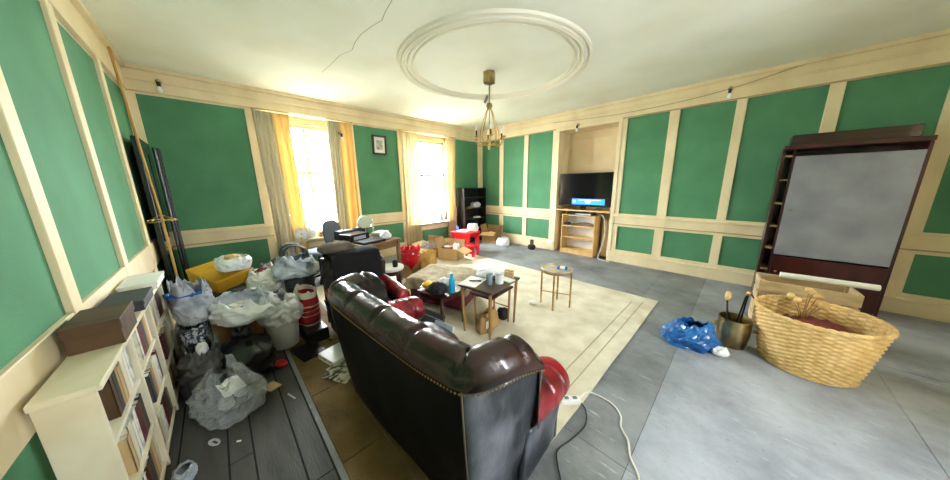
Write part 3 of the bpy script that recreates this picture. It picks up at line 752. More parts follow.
wb = bag_mb(.26, .22, .20, 12, .05, .7, .2).build('white_bag', 'white_bag', None, smooth=True, solid=.003); place(wb, (1.22, -.42, 0), .3); tag(wb, 'small white plastic bag on the floor beside the corner box', 'bag')

# red plastic child's table with bits on it
rs = thing('plastic_table', 'red plastic table in front of the window with bottles', 'table', (.98, -1.50, RT), .2)
box(-.26, .26, -.24, .24, .44, .48).build('top', 'red_plastic', rs, bev=.014)
for sx in (-1, 1):
    for sy in (-1, 1): box(sx * .20 - .05, sx * .20 + .05, sy * .19 - .03, sy * .19 + .03, 0, .45).build('leg', 'red_plastic', rs, bev=.012)
box(-.24, .24, -.2, -.17, .30, .44).build('apron', 'red_plastic', rs, bev=.008); box(-.24, .24, .17, .2, .30, .44).build('apron', 'red_plastic', rs, bev=.008)
tc_ = thing('plastic_chair', 'small red plastic stool in front of the red table', 'stool', (1.40, -1.70, RT), .2); box(-.12, .12, -.12, .12, .21, .245).build('seat', 'red_plastic', tc_, bev=.012)
for sx in (-1, 1):
    for sy in (-1, 1): box(sx * .09 - .025, sx * .09 + .025, sy * .09 - .025, sy * .09 + .025, 0, .215).build('leg', 'red_plastic', tc_, bev=.008)
pp = box(-.13, .13, -.09, .09, 0, .02).build('booklet', 'white_paper', None, bev=.002); place(pp, (1.00, -1.60, .494), .2); tag(pp, 'white booklet lying on the red plastic table', 'booklet')
bb = MB().lathe([(.03, 0), (.035, .02), (.035, .09), (.02, .1), (.018, .12)], 14).build('blue_tub', 'blue_bottle', None, smooth='auto'); place(bb, (.82, -1.62, .494)); tag(bb, 'small blue tub standing on the red plastic table', 'tub')
tg = bag_mb(.2, .14, .16, 15, .06, .8, .2).build('white_sack', 'tissue', None, smooth=True, solid=.003); place(tg, (1.10, -1.38, .494), .3); tag(tg, 'small crumpled white sack on the red plastic table', 'bag')

carton('cardboard_box', 'long open cardboard box on the rug near the red plastic table', (1.22, -2.15, RT), .35, .46, .34, .24, 'card_pale', (-.3, -1.3, .4, -1.2))
carton('cardboard_box', 'cardboard box holding clear plastic wrap below the window with bottles', (.80, -2.42, RT), .35, .34, .44, .24, 'card', (.2, -1.6, None, -.5))
pw = bag_mb(.25, .34, .32, 21, .06, .8, .05, ragged=.3).build('plastic_wrap', 'clear_bag', None, smooth=True, solid=.002); place(pw, (.80, -2.42, .035), .35); tag(pw, 'bunched clear plastic wrap spilling out of a cardboard box', 'plastic wrap')
tb = bag_mb(.11, .11, .30, 23, .04, .8, .05).build('white_sack', 'white_bag', None, smooth=True, solid=.003); place(tb, (1.33, -2.10, .035), .3); tag(tb, 'white carrier bag stuffed in the long open cardboard box', 'bag')
mb_ = box(-.09, .09, -.10, .10, 0, .13).build('maroon_box', 'maroon', None, bev=.006); place(mb_, (1.14, -2.18, .135), .35); tag(mb_, 'maroon box resting in the long open cardboard box', 'box')
pc = box(-.09, .09, -.10, .10, 0, .11).build('packing_bundle', 'card', None, bev=.006); place(pc, (1.14, -2.18, .024), .35); tag(pc, 'brown packing bundle under the maroon box in the open cardboard box', 'packing')

# jars and bottles on the window sill
SZ = WZ0 + .014
def bottle(name, loc, r, h, mat, label, cap='white_plastic', group=None):
    t = thing(name, label, 'bottle', loc, 0, group)
    MB().lathe([(r * .9, 0), (r, .01), (r, h * .62), (r * .75, h * .74), (r * .36, h * .82), (r * .34, h * .9)], 18).build('body', mat, t, smooth='auto')
    MB().lathe([(r * .42, h * .88), (r * .42, h), (r * .3, h * 1.0)], 14).build('cap', cap, t, smooth='auto')
    return t
bottle('spray_bottle', (-.02, -1.44, SZ), .035, .26, 'blue_bottle', 'blue bottle on the window sill')
bottle('glass_bottle', (-.02, -1.29, SZ), .03, .30, 'dark_grey', 'dark bottle with a red cap on the window sill', 'red_plastic')
for k, (y, r, h, lb) in enumerate(((-1.62, .04, .14, 'clear glass jar on the sill next to the blue bottle'), (-1.76, .045, .18, 'tall clear glass jar in the middle of the sill'), (-1.95, .05, .12, 'squat clear glass jar at the far end of the bottle sill'))):
    t = thing('glass_jar', lb, 'jar', (-.02, y, SZ), 0, 'clear jars on the window sill')
    MB().lathe([(r * .9, 0), (r, .01), (r, h * .8), (r * .8, h * .86), (r * .8, h * .9)], 18).build('body', 'clear_glass', t, smooth='auto'); MB().lathe([(r * .84, h * .88), (r * .84, h)], 16).build('lid', 'light_grey', t, smooth='auto')

# ================================================================== DESK BY THE WINDOWS
dk = thing('writing_desk', 'wooden writing desk crowded with electronics between the windows', 'desk', (1.36, -3.96, RT), math.radians(14))
DH = .72
box(-.42, .42, -.36, .31, DH - .03, DH).build('top', 'desk_wood', dk, bev=.006)
for sx in (-1, 1):
    for sy in (-1, 1): box(sx * .37 - .025, sx * .37 + .025, sy * .28 - .025, sy * .28 + .025, 0, DH - .03).build('leg', 'desk_wood', dk, bev=.004)
for q in ((-.37, .37, -.325, -.305), (-.37, .37, .27, .29)): box(*q, DH - .13, DH - .03).build('apron', 'desk_wood', dk)
for q in ((-.38, -.36, -.31, .28), (.36, .38, -.31, .28)): box(*q, DH - .13, DH - .03).build('apron', 'desk_wood', dk)
box(.39, .40, -.2, .2, DH - .115, DH - .045).build('drawer', 'desk_wood', dk, bev=.003)
DZ = RT + DH
def on_desk(lx, ly):
    a = math.radians(14); return (1.36 + lx * math.cos(a) - ly * math.sin(a), -3.96 + lx * math.sin(a) + ly * math.cos(a))
def dput(o, lx, ly, z=DZ, rz=0):
    x, y = on_desk(lx, ly); o.location = (x, y, z); o.rotation_euler = (0, 0, rz + math.radians(14)); return o
lp = thing('laptop', 'closed dark laptop at the edge of the writing desk', 'laptop'); box(-.13, .13, -.19, .19, 0, .018).build('base', 'black_plastic', lp, bev=.004); box(-.13, .13, -.19, .19, .02, .032).build('lid', 'dark_grey', lp, bev=.004); dput(lp, .24, -.14)
el = thing('tape_player', 'black flat player lying behind the laptop on the desk', 'player'); box(-.13, .13, -.17, .17, 0, .11).build('casing', 'black_plastic', el, bev=.006); box(.13, .133, -.12, .1, .03, .08).build('front_panel', 'light_grey', el); dput(el, -.08, -.17, DZ + .001, .1)
for k, (a, b, w_, d_, h_, mt, nm, lb) in enumerate(((-.31, -.18, .16, .26, .14, 'dark_grey', 'adapter_box', 'dark grey adapter box at the back of the desk'), (-.32, .10, .12, .20, .15, 'black_plastic', 'radio', 'small black radio at the back of the desk by the mirror'))):
    t = thing(nm, lb, 'electronics'); box(-w_ / 2, w_ / 2, -d_ / 2, d_ / 2, 0, h_).build('casing', mt, t, bev=.005); MB().lathe([(.02, 0), (.02, .01), (.014, .014)], 12, (w_ * .2, -d_ * .2, h_)).build('dial', 'chrome', t, smooth='auto'); dput(t, a, b)
tp = heap_mb(.14, .18, .08, 9, 3, .3).build('crumpled_tissue', 'tissue', None, smooth=True); dput(tp, .27, .13); tag(tp, 'crumpled white tissue paper on the desk beside the books', 'tissue')
for k, (h_, mt, lb) in enumerate(((.03, 'white_paper', 'white book at the bottom of the desk book stack'), (.035, 'card_pale', 'tan book in the middle of the desk book stack'), (.03, 'white_paper', 'white book on top of the desk book stack'))):
    t = thing('book', lb, 'book', group='books on the writing desk'); z = DZ + (0, .03, .065)[k]
    box(-.08, .08, -.11, .11, .003, h_ - .003).build('pages', 'white_paper', t); box(-.084, .084, -.114, .114, 0, .003).build('cover', mt, t); box(-.084, .084, -.114, .114, h_ - .003, h_).build('cover', mt, t); box(-.084, .084, -.115, -.112, 0, h_).build('spine', mt, t); dput(t, .08, .19, z + .0005 * k, k * .12)
mi = thing('vanity_mirror', 'round chrome vanity mirror on a stand on the desk', 'mirror', rot=(0, 0, 0))
MB().lathe([(.07, 0), (.07, .008), (.02, .02), (.008, .03), (.008, .14)], 20).build('stand', 'chrome', mi, smooth='auto')
mt_ = Matrix.Translation((0, 0, .25)) @ Matrix.Rotation(math.radians(62), 4, 'Y')
MB().lathe([(.105, -.01), (.115, -.006), (.118, 0), (.115, .006), (.105, .01)], 32).xf(mt_).build('rim', 'chrome', mi, smooth=True); MB().lathe([(.0001, .0105), (.104, .0105), (.104, .012), (.0001, .012)], 32).xf(mt_).build('mirror_glass', 'mirror', mi)
for s in (-1, 1): MB().tube([(0, s * .0, .14), (0, s * .09, .17), (0, s * .122, .25)], .005, 6).build('yoke', 'chrome', mi, smooth=True)
dput(mi, -.14, .08, DZ + .001, -.9)
cs = thing('candlestick', 'slim pale candlestick standing at the back of the desk', 'candlestick'); MB().lathe([(.045, 0), (.045, .012), (.012, .03), (.01, .1), (.016, .12), (.009, .15), (.009, .2)], 16).build('holder', 'marble_pale', cs, smooth='auto'); MB().lathe([(.009, .2), (.008, .27), (.002, .275)], 10).build('candle', 'candle', cs, smooth='auto'); dput(cs, -.16, .24)

# office chair in front of the window
oc = thing('office_chair', 'grey upholstered office chair behind the desk by the window', 'office chair', (.66, -4.50, RT), 2.2)
heap_mb(.46, .46, .09, 2, 2, .05).xf(Matrix.Translation((0, 0, .44))).build('seat', 'office_grey', oc, smooth=True)
heap_mb(.40, .46, .09, 6, 2, .05).xf(Matrix.Translation((0, -.25, .78)) @ Matrix.Rotation(math.radians(80), 4, 'X')).build('backrest', 'office_grey', oc, smooth=True)
box(-.03, .03, -.27, -.24, .42, .70).build('back_post', 'black_plastic', oc, bev=.004); MB().tube([(0, 0, .08), (0, 0, .45)], .025, 10).build('gas_column', 'black_plastic', oc, smooth=True)
for k in range(5):
    a = k * 2 * PI / 5; MB().tube([(0, 0, .1), (.26 * math.cos(a), .26 * math.sin(a), .06)], [.025, .016], 8).build('base_arm', 'black_plastic', oc, smooth=True)
    MB().lathe([(.0001, 0), (.025, .008), (.025, .045), (.0001, .055)], 10, (.26 * math.cos(a), .26 * math.sin(a), 0)).build('caster', 'black_plastic', oc, smooth=True)
sg = bag_mb(.40, .30, .28, 33, .08, .8, .2).build('pale_bag', 'white_bag', None, smooth=True, solid=.003); place(sg, (-.0, -4.55, WZ0 + .014), .3); sg.scale = (.45, 1, .8); tag(sg, 'pale plastic bag on the sill behind the office chair', 'bag')
bs = box(-.08, .08, -.12, .12, 0, .10).build('book_pile_box', 'card_pale', None, bev=.006); place(bs, (.0, -4.20, WZ0 + .014), .0); tag(bs, 'tan box on the sill beside the pale plastic bag', 'box')

# red carrier bag in a box, paper bag, round white stool
carton('cardboard_box', 'brown cardboard box holding the red carrier bag', (1.60, -3.37, RT), .3, .30, .28, .17, 'card', (-.9, -1.0, -.9, -1.0))
rb = thing('carrier_bag', 'bright red plastic carrier bag with white lettering bulging from a box', 'bag', (1.60, -3.37, .035), .3)
bag_mb(.23, .21, .50, 41, .035, 1.25, .04, ragged=.1).build('body', 'red_bag', rb, smooth=True, solid=.003)
def on_bag(u, z): return (.18, -.09 + .18 * u, z)
for k, (a, b, z, h_) in enumerate(((.0, 1.0, .40, .03), (.15, .85, .35, .02), (.3, .75, .31, .014))):
    box(.145 - .006 * k, .155 - .006 * k, -.1 + .2 * a, -.1 + .2 * b, z, z + h_).build('lettering', 'white_bag', rb)
for s in (-1, 1): MB().tube(arc((s * .06, -.08, .44), (s * .06, .08, .44), .10), .012, 6, .3).build('handle', 'red_bag', rb, smooth=True)
yb_ = thing('paper_bag', 'crumpled golden paper bag standing on the rug beside the red carrier bag', 'bag', (1.86, -3.17, RT), .4); bag_mb(.20, .15, .44, 45, .05, .95, .03, ragged=.12).build('body', 'paper_bag', yb_, smooth=True, solid=.003); MB().tube(arc((0, -.05, .38), (0, .05, .38), .06), .006, 6).build('handle', 'paper_bag', yb_, smooth=True)
ws = thing('round_stool', 'round white-topped stool with wooden legs next to the armchair', 'stool', (2.12, -3.97, RT))
MB().lathe([(.0001, .39), (.165, .39), (.17, .40), (.17, .425), (.16, .435), (.0001, .437)], 32).build('top', 'ceramic_white', ws, smooth='auto'); MB().lathe([(.15, .33), (.15, .39)], 24).build('apron', 'mahogany', ws, smooth='auto')
for k in range(4): a = k * PI / 2 + .5; MB().tube([(.12 * math.cos(a), .12 * math.sin(a), .36), (.14 * math.cos(a), .14 * math.sin(a), 0)], [.02, .014], 8).build('leg', 'mahogany', ws, smooth=True)
mg = thing('mug', 'dark mug standing on the round white stool', 'mug', (2.20, -3.95, RT + .437)); MB().lathe([(.03, 0), (.036, .005), (.038, .085), (.033, .085), (.031, .01), (.0001, .008)], 18).build('body', 'black_plastic', mg, smooth='auto'); MB().tube(arc((.036, 0, .02), (.036, 0, .07), .022, 8, Vector((1, 0, 0))), .005, 6).build('handle', 'black_plastic', mg, smooth=True)
# ================================================================== MIDDLE OF THE ROOM: OTTOMAN AND TABLES
ot = thing('ottoman', 'maroon ottoman under a rumpled beige cover', 'ottoman', (2.80, -3.54, RT), math.radians(24))
box(-.38, .38, -.29, .29, .05, .335).build('body', 'maroon', ot, bev=.02)
def drape(u, v):
    a, b = u * 2 - 1, v * 2 - 1; w_, d_ = .40, .31; dr_ = .12
    x = max(-w_, min(w_, a * (w_ + dr_))); y = max(-d_, min(d_, b * (d_ + dr_)))
    ox = max(0, abs(a) * (w_ + dr_) - w_); oy = max(0, abs(b) * (d_ + dr_) - d_)
    drop = min(dr_, math.hypot(ox, oy)); n_ = fbm((a * 2, b * 2, 3), 1.5, 3)
    fl = .018 * (1 + math.sin((a * 9 + b * 7) * 1.7)) * drop / dr_
    return (x + math.copysign(fl + .006 if ox else 0, a), y + math.copysign(fl + .006 if oy else 0, b), .36 + .02 * n_ * (1 - drop / dr_) + .025 * (1 - max(abs(a), abs(b)) ** 4) - drop * (1 + .12 * n_))
MB().grid(drape, 60, 50).build('cover', 'cover_cloth', ot, smooth=True, solid=.006)
for sx in (-1, 1):
    for sy in (-1, 1): MB().lathe([(.018, 0), (.026, .05)], 10, (sx * .36, sy * .25, 0)).build('foot', 'dark_wood', ot, smooth=True)
def leg_table(name, label, loc, rz, w, d, h, mtop, mleg, th=.022, splay=.0, r=(.018, .011), apron=.05, stretch=False):
    t = thing(name, label, 'table', loc, rz)
    box(-w / 2, w / 2, -d / 2, d / 2, h - th, h).build('top', mtop, t, bev=.006)
    for sx in (-1, 1):
        for sy in (-1, 1):
            MB().tube([(sx * (w / 2 - .03), sy * (d / 2 - .03), h - th), (sx * (w / 2 - .03 + splay), sy * (d / 2 - .03 + splay), 0)], list(r), 10).build('leg', mleg, t, smooth=True)
    if apron:
        for s in (-1, 1):
            box(-w / 2 + .03, w / 2 - .03, s * (d / 2 - .035) - .008, s * (d / 2 - .035) + .008, h - th - apron, h - th).build('apron', mtop, t); box(s * (w / 2 - .035) - .008, s * (w / 2 - .035) + .008, -d / 2 + .03, d / 2 - .03, h - th - apron, h - th).build('apron', mtop, t)
    if stretch:
        for s in (-1, 1): MB().tube([(-w / 2 + .03, s * (d / 2 - .03), h * .42), (w / 2 - .03, s * (d / 2 - .03), h * .42)], .008, 8).build('stretcher', mleg, t, smooth=True)
    return t
side = leg_table('side_table', 'low dark mahogany side table with a yellow packet on it', (3.25, -3.95, RT), math.radians(6), .40, .38, .41, 'mahogany', 'mahogany', r=(.02, .016))
ct = leg_table('coffee_table', 'dark-topped square coffee table on slim teak legs', (3.69, -3.635, RT), math.radians(7), .42, .56, .535, 'walnut_top', 'teak_leg', splay=-.015, apron=.0)
nt_ = leg_table('nest_table', 'smaller nesting table tucked under the coffee table', (3.70, -3.60, RT), math.radians(7), .27, .42, .43, 'mahogany', 'teak_leg', splay=-.01, apron=.0, stretch=True, r=(.015, .010))
CZ = RT + .535; TZ = RT + .41
yk = thing('snack_packet', 'yellow snack packet lying on the mahogany side table', 'packet', (3.15, -4.02, TZ), .5); heap_mb(.20, .14, .06, 6, 3, .25).build('body', 'yellow_pack', yk, smooth=True); box(-.105, -.085, -.07, .07, .02, .028).build('crimped_end', 'white_plastic', yk); box(.085, .105, -.07, .07, .02, .028).build('crimped_end', 'white_plastic', yk)
bg_ = heap_mb(.20, .16, .08, 7, 4, .4).build('black_scarf', 'black_felt', None, smooth=True); place(bg_, (3.33, -4.06, TZ), .3); tag(bg_, 'bunched black scarf on the mahogany side table', 'scarf')
wp = heap_mb(.14, .12, .06, 17, 4, .4).build('crumpled_wrapper', 'white_bag', None, smooth=True); place(wp, (3.20, -3.86, TZ), .3); tag(wp, 'crumpled white wrapper on the mahogany side table', 'wrapper')
bt = thing('spray_can', 'bright cyan spray bottle standing on the mahogany side table', 'bottle', (3.41, -3.93, TZ)); MB().lathe([(.03, 0), (.032, .006), (.032, .14), (.022, .16), (.013, .165)], 18).build('body', 'cyan_bottle', bt, smooth='auto'); MB().lathe([(.018, .163), (.018, .20), (.012, .215), (.0001, .216)], 14).build('cap', 'cyan_bottle', bt, smooth='auto'); box(.012, .026, -.004, .004, .195, .205).build('nozzle', 'blue_bottle', bt)
# on the coffee table
pa = box(-.10, .10, -.14, .14, 0, .004).build('paper_sheet', 'white_paper', None); place(pa, (3.58, -3.78, CZ), .3); tag(pa, 'loose white paper sheet at the near corner of the coffee table', 'paper')
pn = thing('pen', 'black marker pen lying across the white paper sheet', 'pen', (3.60, -3.77, CZ + .012), .7); MB().tube([(-.06, 0, 0), (.03, 0, 0)], .007, 8).build('barrel', 'black_plastic', pn, smooth=True); MB().tube([(.03, 0, 0), (.065, 0, 0)], .008, 8).build('cap', 'dark_grey', pn, smooth=True)
tx = heap_mb(.20, .22, .05, 19, 3, .5).build('plastic_tray_wrap', 'white_bag', None, smooth=True); place(tx, (3.56, -3.55, CZ), .3); tag(tx, 'crumpled white plastic sheet on the coffee table', 'plastic sheet')
rc = thing('remote_control', 'black remote control beside the crumpled plastic sheet', 'remote control', (3.72, -3.55, CZ), 1.2); box(-.075, .075, -.02, .02, 0, .018).build('body', 'black_plastic', rc, bev=.004)
for k in range(5):
    for s in (-1, 1): box(-.055 + k * .022, -.045 + k * .022, s * .009 - .004, s * .009 + .004, .018, .02).build('button', 'mid_grey', rc)
jr = thing('drinking_glass', 'glass with pink drink standing on the coffee table', 'glass', (3.76, -3.72, CZ)); MB().lathe([(.028, 0), (.03, .004), (.036, .11), (.034, .11), (.028, .008), (.0001, .008)], 20).build('body', 'clear_glass', jr, smooth='auto'); MB().lathe([(.0001, .01), (.026, .01), (.03, .055), (.0001, .055)], 16).build('drink', 'pink_liquid', jr, smooth='auto')
tb2 = thing('white_tub', 'white plastic tub with a lid on the coffee table', 'tub', (3.81, -3.62, CZ)); MB().lathe([(.04, 0), (.042, .005), (.045, .10)], 20).build('body', 'white_plastic', tb2, smooth='auto'); MB().lathe([(.047, .10), (.047, .115), (.04, .118), (.0001, .118)], 20).build('lid', 'light_grey', tb2, smooth='auto')
st_ = thing('cardboard_sleeve', 'tan cardboard sleeve standing at the corner of the coffee table', 'box', (3.78, -3.42, CZ), .2); box(-.05, .05, -.02, .02, 0, .09).build('body', 'card_pale', st_, bev=.003); box(-.052, .052, -.022, .022, .07, .075).build('band', 'white_paper', st_)
fl_ = box(-.09, .09, -.05, .05, 0, .012).build('folded_leaflet', 'white_paper', None, bev=.002); place(fl_, (3.80, -3.50, CZ), .0); tag(fl_, 'folded cream leaflet below the cardboard sleeve on the coffee table', 'leaflet')
# below the coffee table
ub = thing('padded_bag', 'slumped brown paper sack with a white label under the coffee table', 'sack', (3.69, -3.67, RT), .08); bag_mb(.12, .30, .20, 51, .04, .6, .06).build('body', 'card', ub, smooth=True, solid=.003); box(.070, .074, -.12, -.04, .06, .14).build('label_patch', 'white_paper', ub)
ub2 = heap_mb(.14, .12, .10, 53, 3, .3).build('black_glove', 'black_felt', None, smooth=True); place(ub2, (3.69, -3.41, RT), .2); tag(ub2, 'bunched black cloth under the coffee table behind the brown sack', 'cloth')
gb = thing('laptop_sleeve', 'grey laptop sleeve leaning under the mahogany side table', 'sleeve', (3.33, -4.20, RT), .2, rot=(math.radians(-20), 0, .15)); box(-.17, .17, -.012, .012, 0, .24).build('body', 'dark_grey', gb, bev=.008); box(-.17, .17, -.0135, -.0115, .18, .186).build('zip', 'light_grey', gb)
bf = box(-.12, .12, -.01, .01, 0, .20).build('blue_folder', 'denim_grey', None, bev=.003); place(bf, (3.55, -4.22, RT), rot=(math.radians(-24), 0, .2)); tag(bf, 'pale blue folder leaning by the leg of the mahogany side table', 'folder')
# round side table with brass hoop legs
rt = thing('round_table', 'small round table with thin brass legs on the open rug', 'table', (3.94, -2.66, RT))
MB().lathe([(.0001, .485), (.195, .485), (.2, .49), (.2, .502), (.195, .507), (.0001, .507)], 40).build('top', 'marble_pale', rt, smooth='auto')
MB().lathe([(.186, .46), (.192, .46), (.192, .486), (.186, .486)], 40).build('rim_band', 'brass', rt, smooth='auto')
for k in range(4):
    a = k * PI / 2 + .35; px, py = .18 * math.cos(a), .18 * math.sin(a); box(px - .008, px + .008, py - .008, py + .008, 0, .486).build('leg', 'brass', rt)
for k in range(2):
    a = k * PI / 2 + .35; MB().tube([(.18 * math.cos(a), .18 * math.sin(a), .17), (-.18 * math.cos(a), -.18 * math.sin(a), .17)], .006, 8).build('cross_brace', 'brass', rt, smooth=True)
tk = thing('tissue_pack', 'blue and white tissue pack on the round brass-legged table', 'packet', (4.02, -2.67, RT + .507), .4); box(-.06, .06, -.035, .035, 0, .028).build('body', 'blue_bottle', tk, bev=.008); box(-.03, .03, -.036, .036, .005, .03).build('label_band', 'white_plastic', tk, bev=.004)
sw = heap_mb(.10, .08, .03, 61, 4, .4).build('crumpled_packet', 'white_paper', None, smooth=True); place(sw, (3.72, -2.84, RT), .5); tag(sw, 'small crumpled white packet on the rug by the round table', 'packet')

# ================================================================== DRESSER, BASKET, BRASS BUCKET, BLUE BAG
dr = thing('display_cabinet', 'tall mahogany cabinet with a silver-grey door against the fireplace wall', 'cabinet', (5.73, -.09, 0))
box(0, .025, -.40, 0, 0, 1.92).build('side_panel', 'mahogany', dr); box(.95, .975, -.40, 0, 0, 1.92).build('side_panel', 'mahogany', dr)
box(.025, .95, -.012, 0, .05, 1.92).build('back_panel', 'mahogany', dr); box(.09, .11, -.40, -.012, .05, 1.92).build('divider', 'mahogany', dr)
for k in range(7): box(.025, .09, -.38, -.012, .10 + k * .29, .12 + k * .29).build('side_shelf', 'cream_dark', dr)
for z in (.05, .62, 1.2): box(.11, .95, -.37, -.012, z, z + .02).build('shelf', 'mahogany', dr)
d1 = box(.112, .948, -.415, -.395, .62, 1.84).build('door', 'silver_grey', dr, bev=.004); MB().lathe([(.008, 0), (.014, .02), (.0001, .026)], 10).xf(Matrix.Translation((.16, -.415, 1.2)) @ Matrix.Rotation(PI / 2, 4, 'X')).build('knob', 'brass', d1, smooth=True)
d2 = box(.112, .948, -.415, -.395, .07, .60).build('lower_door', 'mahogany', dr, bev=.004); MB().lathe([(.008, 0), (.014, .02), (.0001, .026)], 10).xf(Matrix.Translation((.16, -.415, .4)) @ Matrix.Rotation(PI / 2, 4, 'X')).build('knob', 'brass', d2, smooth=True)
m = MB().prism([(0, -.43)] + [(.975 * k / 16, -.43 - .06 * math.sin(PI * k / 16)) for k in range(1, 16)] + [(.975, -.43), (.975, 0), (0, 0)], 1.92, 1.97); m.build('cornice', 'mahogany', dr, bev=.006)
box(.06, .92, -.30, -.02, 1.97, 2.10).build('top_crest', 'dark_wood', dr, bev=.006)

wk = thing('wicker_basket', 'large round pale wicker basket by the mahogany cabinet', 'basket', (6.03, -2.19, 0))
NR, NS = 26, 40; RB, RTp, HB = .27, .345, .47
def weave(u, v):
    a = 2 * PI * u; row = v * NR; r = RB + (RTp - RB) * v
    k = math.floor(row + 1e-6); f = row - k
    r += .009 * math.sin(NS / 2 * a + PI * k) * math.sin(PI * f) + .004 * math.sin(PI * f)
    return (r * math.cos(a), r * math.sin(a), .015 + (HB - .015) * v)
MB().grid(weave, 160, NR * 3, closed=True).build('weave', 'wicker', wk, smooth=True, solid=.006)
for k in range(NS):
    a = 2 * PI * k / NS; s0 = MB().tube([(RB * math.cos(a), RB * math.sin(a), .01), (RTp * math.cos(a), RTp * math.sin(a), HB)], .004, 5).build('stake', 'wicker', wk)
MB().lathe([(.0001, 0), (RB, 0), (RB + .012, .01), (RB, .022), (.0001, .022)], 40).build('base', 'wicker', wk, smooth='auto')
for s in (0, 1): MB().tube([((RTp + .004) * math.cos(a), (RTp + .004) * math.sin(a), HB + .008 * math.sin(a * 20 + s * PI)) for a in [2 * PI * k / 200 for k in range(201)]], .012, 6).build('rim_braid', 'wicker', wk, smooth=True)
lg = heap_mb(.42, .40, .12, 71, 3, .4).build('logs_heap_cloth', 'terracotta', None, smooth=True); place(lg, (6.03, -2.19, .22)); lg.name = 'maroon_cloth'; tag(lg, 'bunched maroon cloth inside the wicker basket', 'cloth')
cr = thing('wooden_crate', 'pale wooden slatted crate between the wicker basket and the cabinet', 'crate', (6.02, -1.45, 0), .05)
for q in ((-.32, .32, -.17, -.155), (-.32, .32, .155, .17)):
    for k in range(4): box(*q, .015 + k * .135, .13 + k * .135).build('slat', 'crate_wood', cr, bev=.003)
for q in ((-.32, -.305), (.305, .32)):
    for k in range(4): box(*q, -.155, .155, .015 + k * .135, .13 + k * .135).build('slat', 'crate_wood', cr, bev=.003)
for sx in (-1, 1):
    for sy in (-1, 1): box(sx * .295 - .012, sx * .295 + .012, sy * .145 - .012, sy * .145 + .012, 0, .54).build('corner_post', 'crate_wood', cr)
box(-.305, .305, -.155, .155, .02, .032).build('bottom', 'crate_wood', cr)
tu = MB().tube([(-.30, 0, .0), (.30, .05, .0)], .028, 16).build('paper_roll', 'white_paper', None, smooth='auto'); place(tu, (6.15, -1.46, .585)); tag(tu, 'white paper roll resting across the wooden crate', 'paper roll')
gc = thing('dried_plant', 'dried brown plant stems sticking out of the wicker basket', 'plant', (5.97, -2.11, .33))
random.seed(8)
for k in range(9):
    a = random.uniform(0, 6.28); l = random.uniform(.15, .28); MB().tube([(0, 0, 0), (.03 * math.cos(a), .03 * math.sin(a), l * .5), (.09 * math.cos(a), .09 * math.sin(a), l)], [.006, .005, .003], 6).build('stem', 'wicker_dark', gc, smooth=True); heap_mb(.05, .05, .03, k, 3, .4, 12, 6).xf(Matrix.Translation((.09 * math.cos(a), .09 * math.sin(a), l - .01))).build('seed_head', 'crisp', gc, smooth=True)
bu = thing('brass_bucket', 'dented brass coal bucket holding fire irons', 'bucket', (5.575, -2.23, 0))
MB().lathe([(.0001, .0), (.10, 0), (.105, .01), (.118, .14), (.12, .27), (.126, .275), (.126, .283), (.115, .283), (.112, .27), (.10, .02), (.0001, .018)], 36).build('body', 'old_brass', bu, smooth='auto')
for s in (-1, 1): MB().tube(arc((s * .123, -.035, .19), (s * .123, .035, .19), .03, 8, Vector((s, 0, 0))), .006, 6).build('ring_handle', 'old_brass', bu, smooth=True)
def iron(name, label, dx, dy, lx, ly, z1, tip):
    t = thing(name, label, 'fire iron', (5.575 + dx, -2.23 + dy, .022), group='fire irons in the brass bucket'); MB().tube([(0, 0, 0), (lx, ly, z1)], .007, 8).build('shaft', 'iron', t, smooth=True)
    if tip == 'knob': MB().lathe([(.0001, -.02), (.014, -.01), (.016, .01), (.0001, .03)], 10, (lx, ly, z1)).build('knob', 'brass', t, smooth=True)
    elif tip == 'hook': MB().tube(arc((lx, ly, z1), (lx + .05, ly, z1), .03), .006, 6).build('hook', 'iron', t, smooth=True)
    else: heap_mb(.045, .045, .07, 3, 4, .3, 14, 8).xf(Matrix.Translation((lx, ly, z1))).build('brush_head', 'crisp', t, smooth=True)
iron('fire_poker', 'black poker leaning out of the brass bucket with a brass knob', .02, -.03, .03, .08, .50, 'knob'); iron('fire_hook', 'black hooked iron leaning out of the brass bucket', -.01, .02, .05, .06, .46, 'hook'); iron('hearth_brush', 'thin hearth brush with a pale tuft leaning out of the brass bucket', -.02, .0, -.06, .03, .40, 'brush')
bl = thing('carrier_bag', 'crumpled shiny blue plastic bag lying on the bare floor', 'bag', (5.29, -2.49, 0), .4); bag_mb(.32, .23, .23, 81, .12, .3, .2, nu=64, nv=36, ragged=.22, fr=2.0).build('body', 'blue_bag', bl, solid=.002)
for s in (-1, 1): MB().tube(smoothpath([(-.02, s * .04, .17), (-.10, s * .07, .20), (-.15, s * .10, .13), (-.17, s * .12, .06)], 5), .014, 6, .3).build('handle', 'blue_bag', bl, smooth=True)
ts = heap_mb(.12, .10, .05, 83, 4, .5).build('tissue_wad', 'tissue', None, smooth=True); place(ts, (5.51, -2.53, 0), .3); tag(ts, 'wad of white tissue between the blue bag and brass bucket', 'tissue')

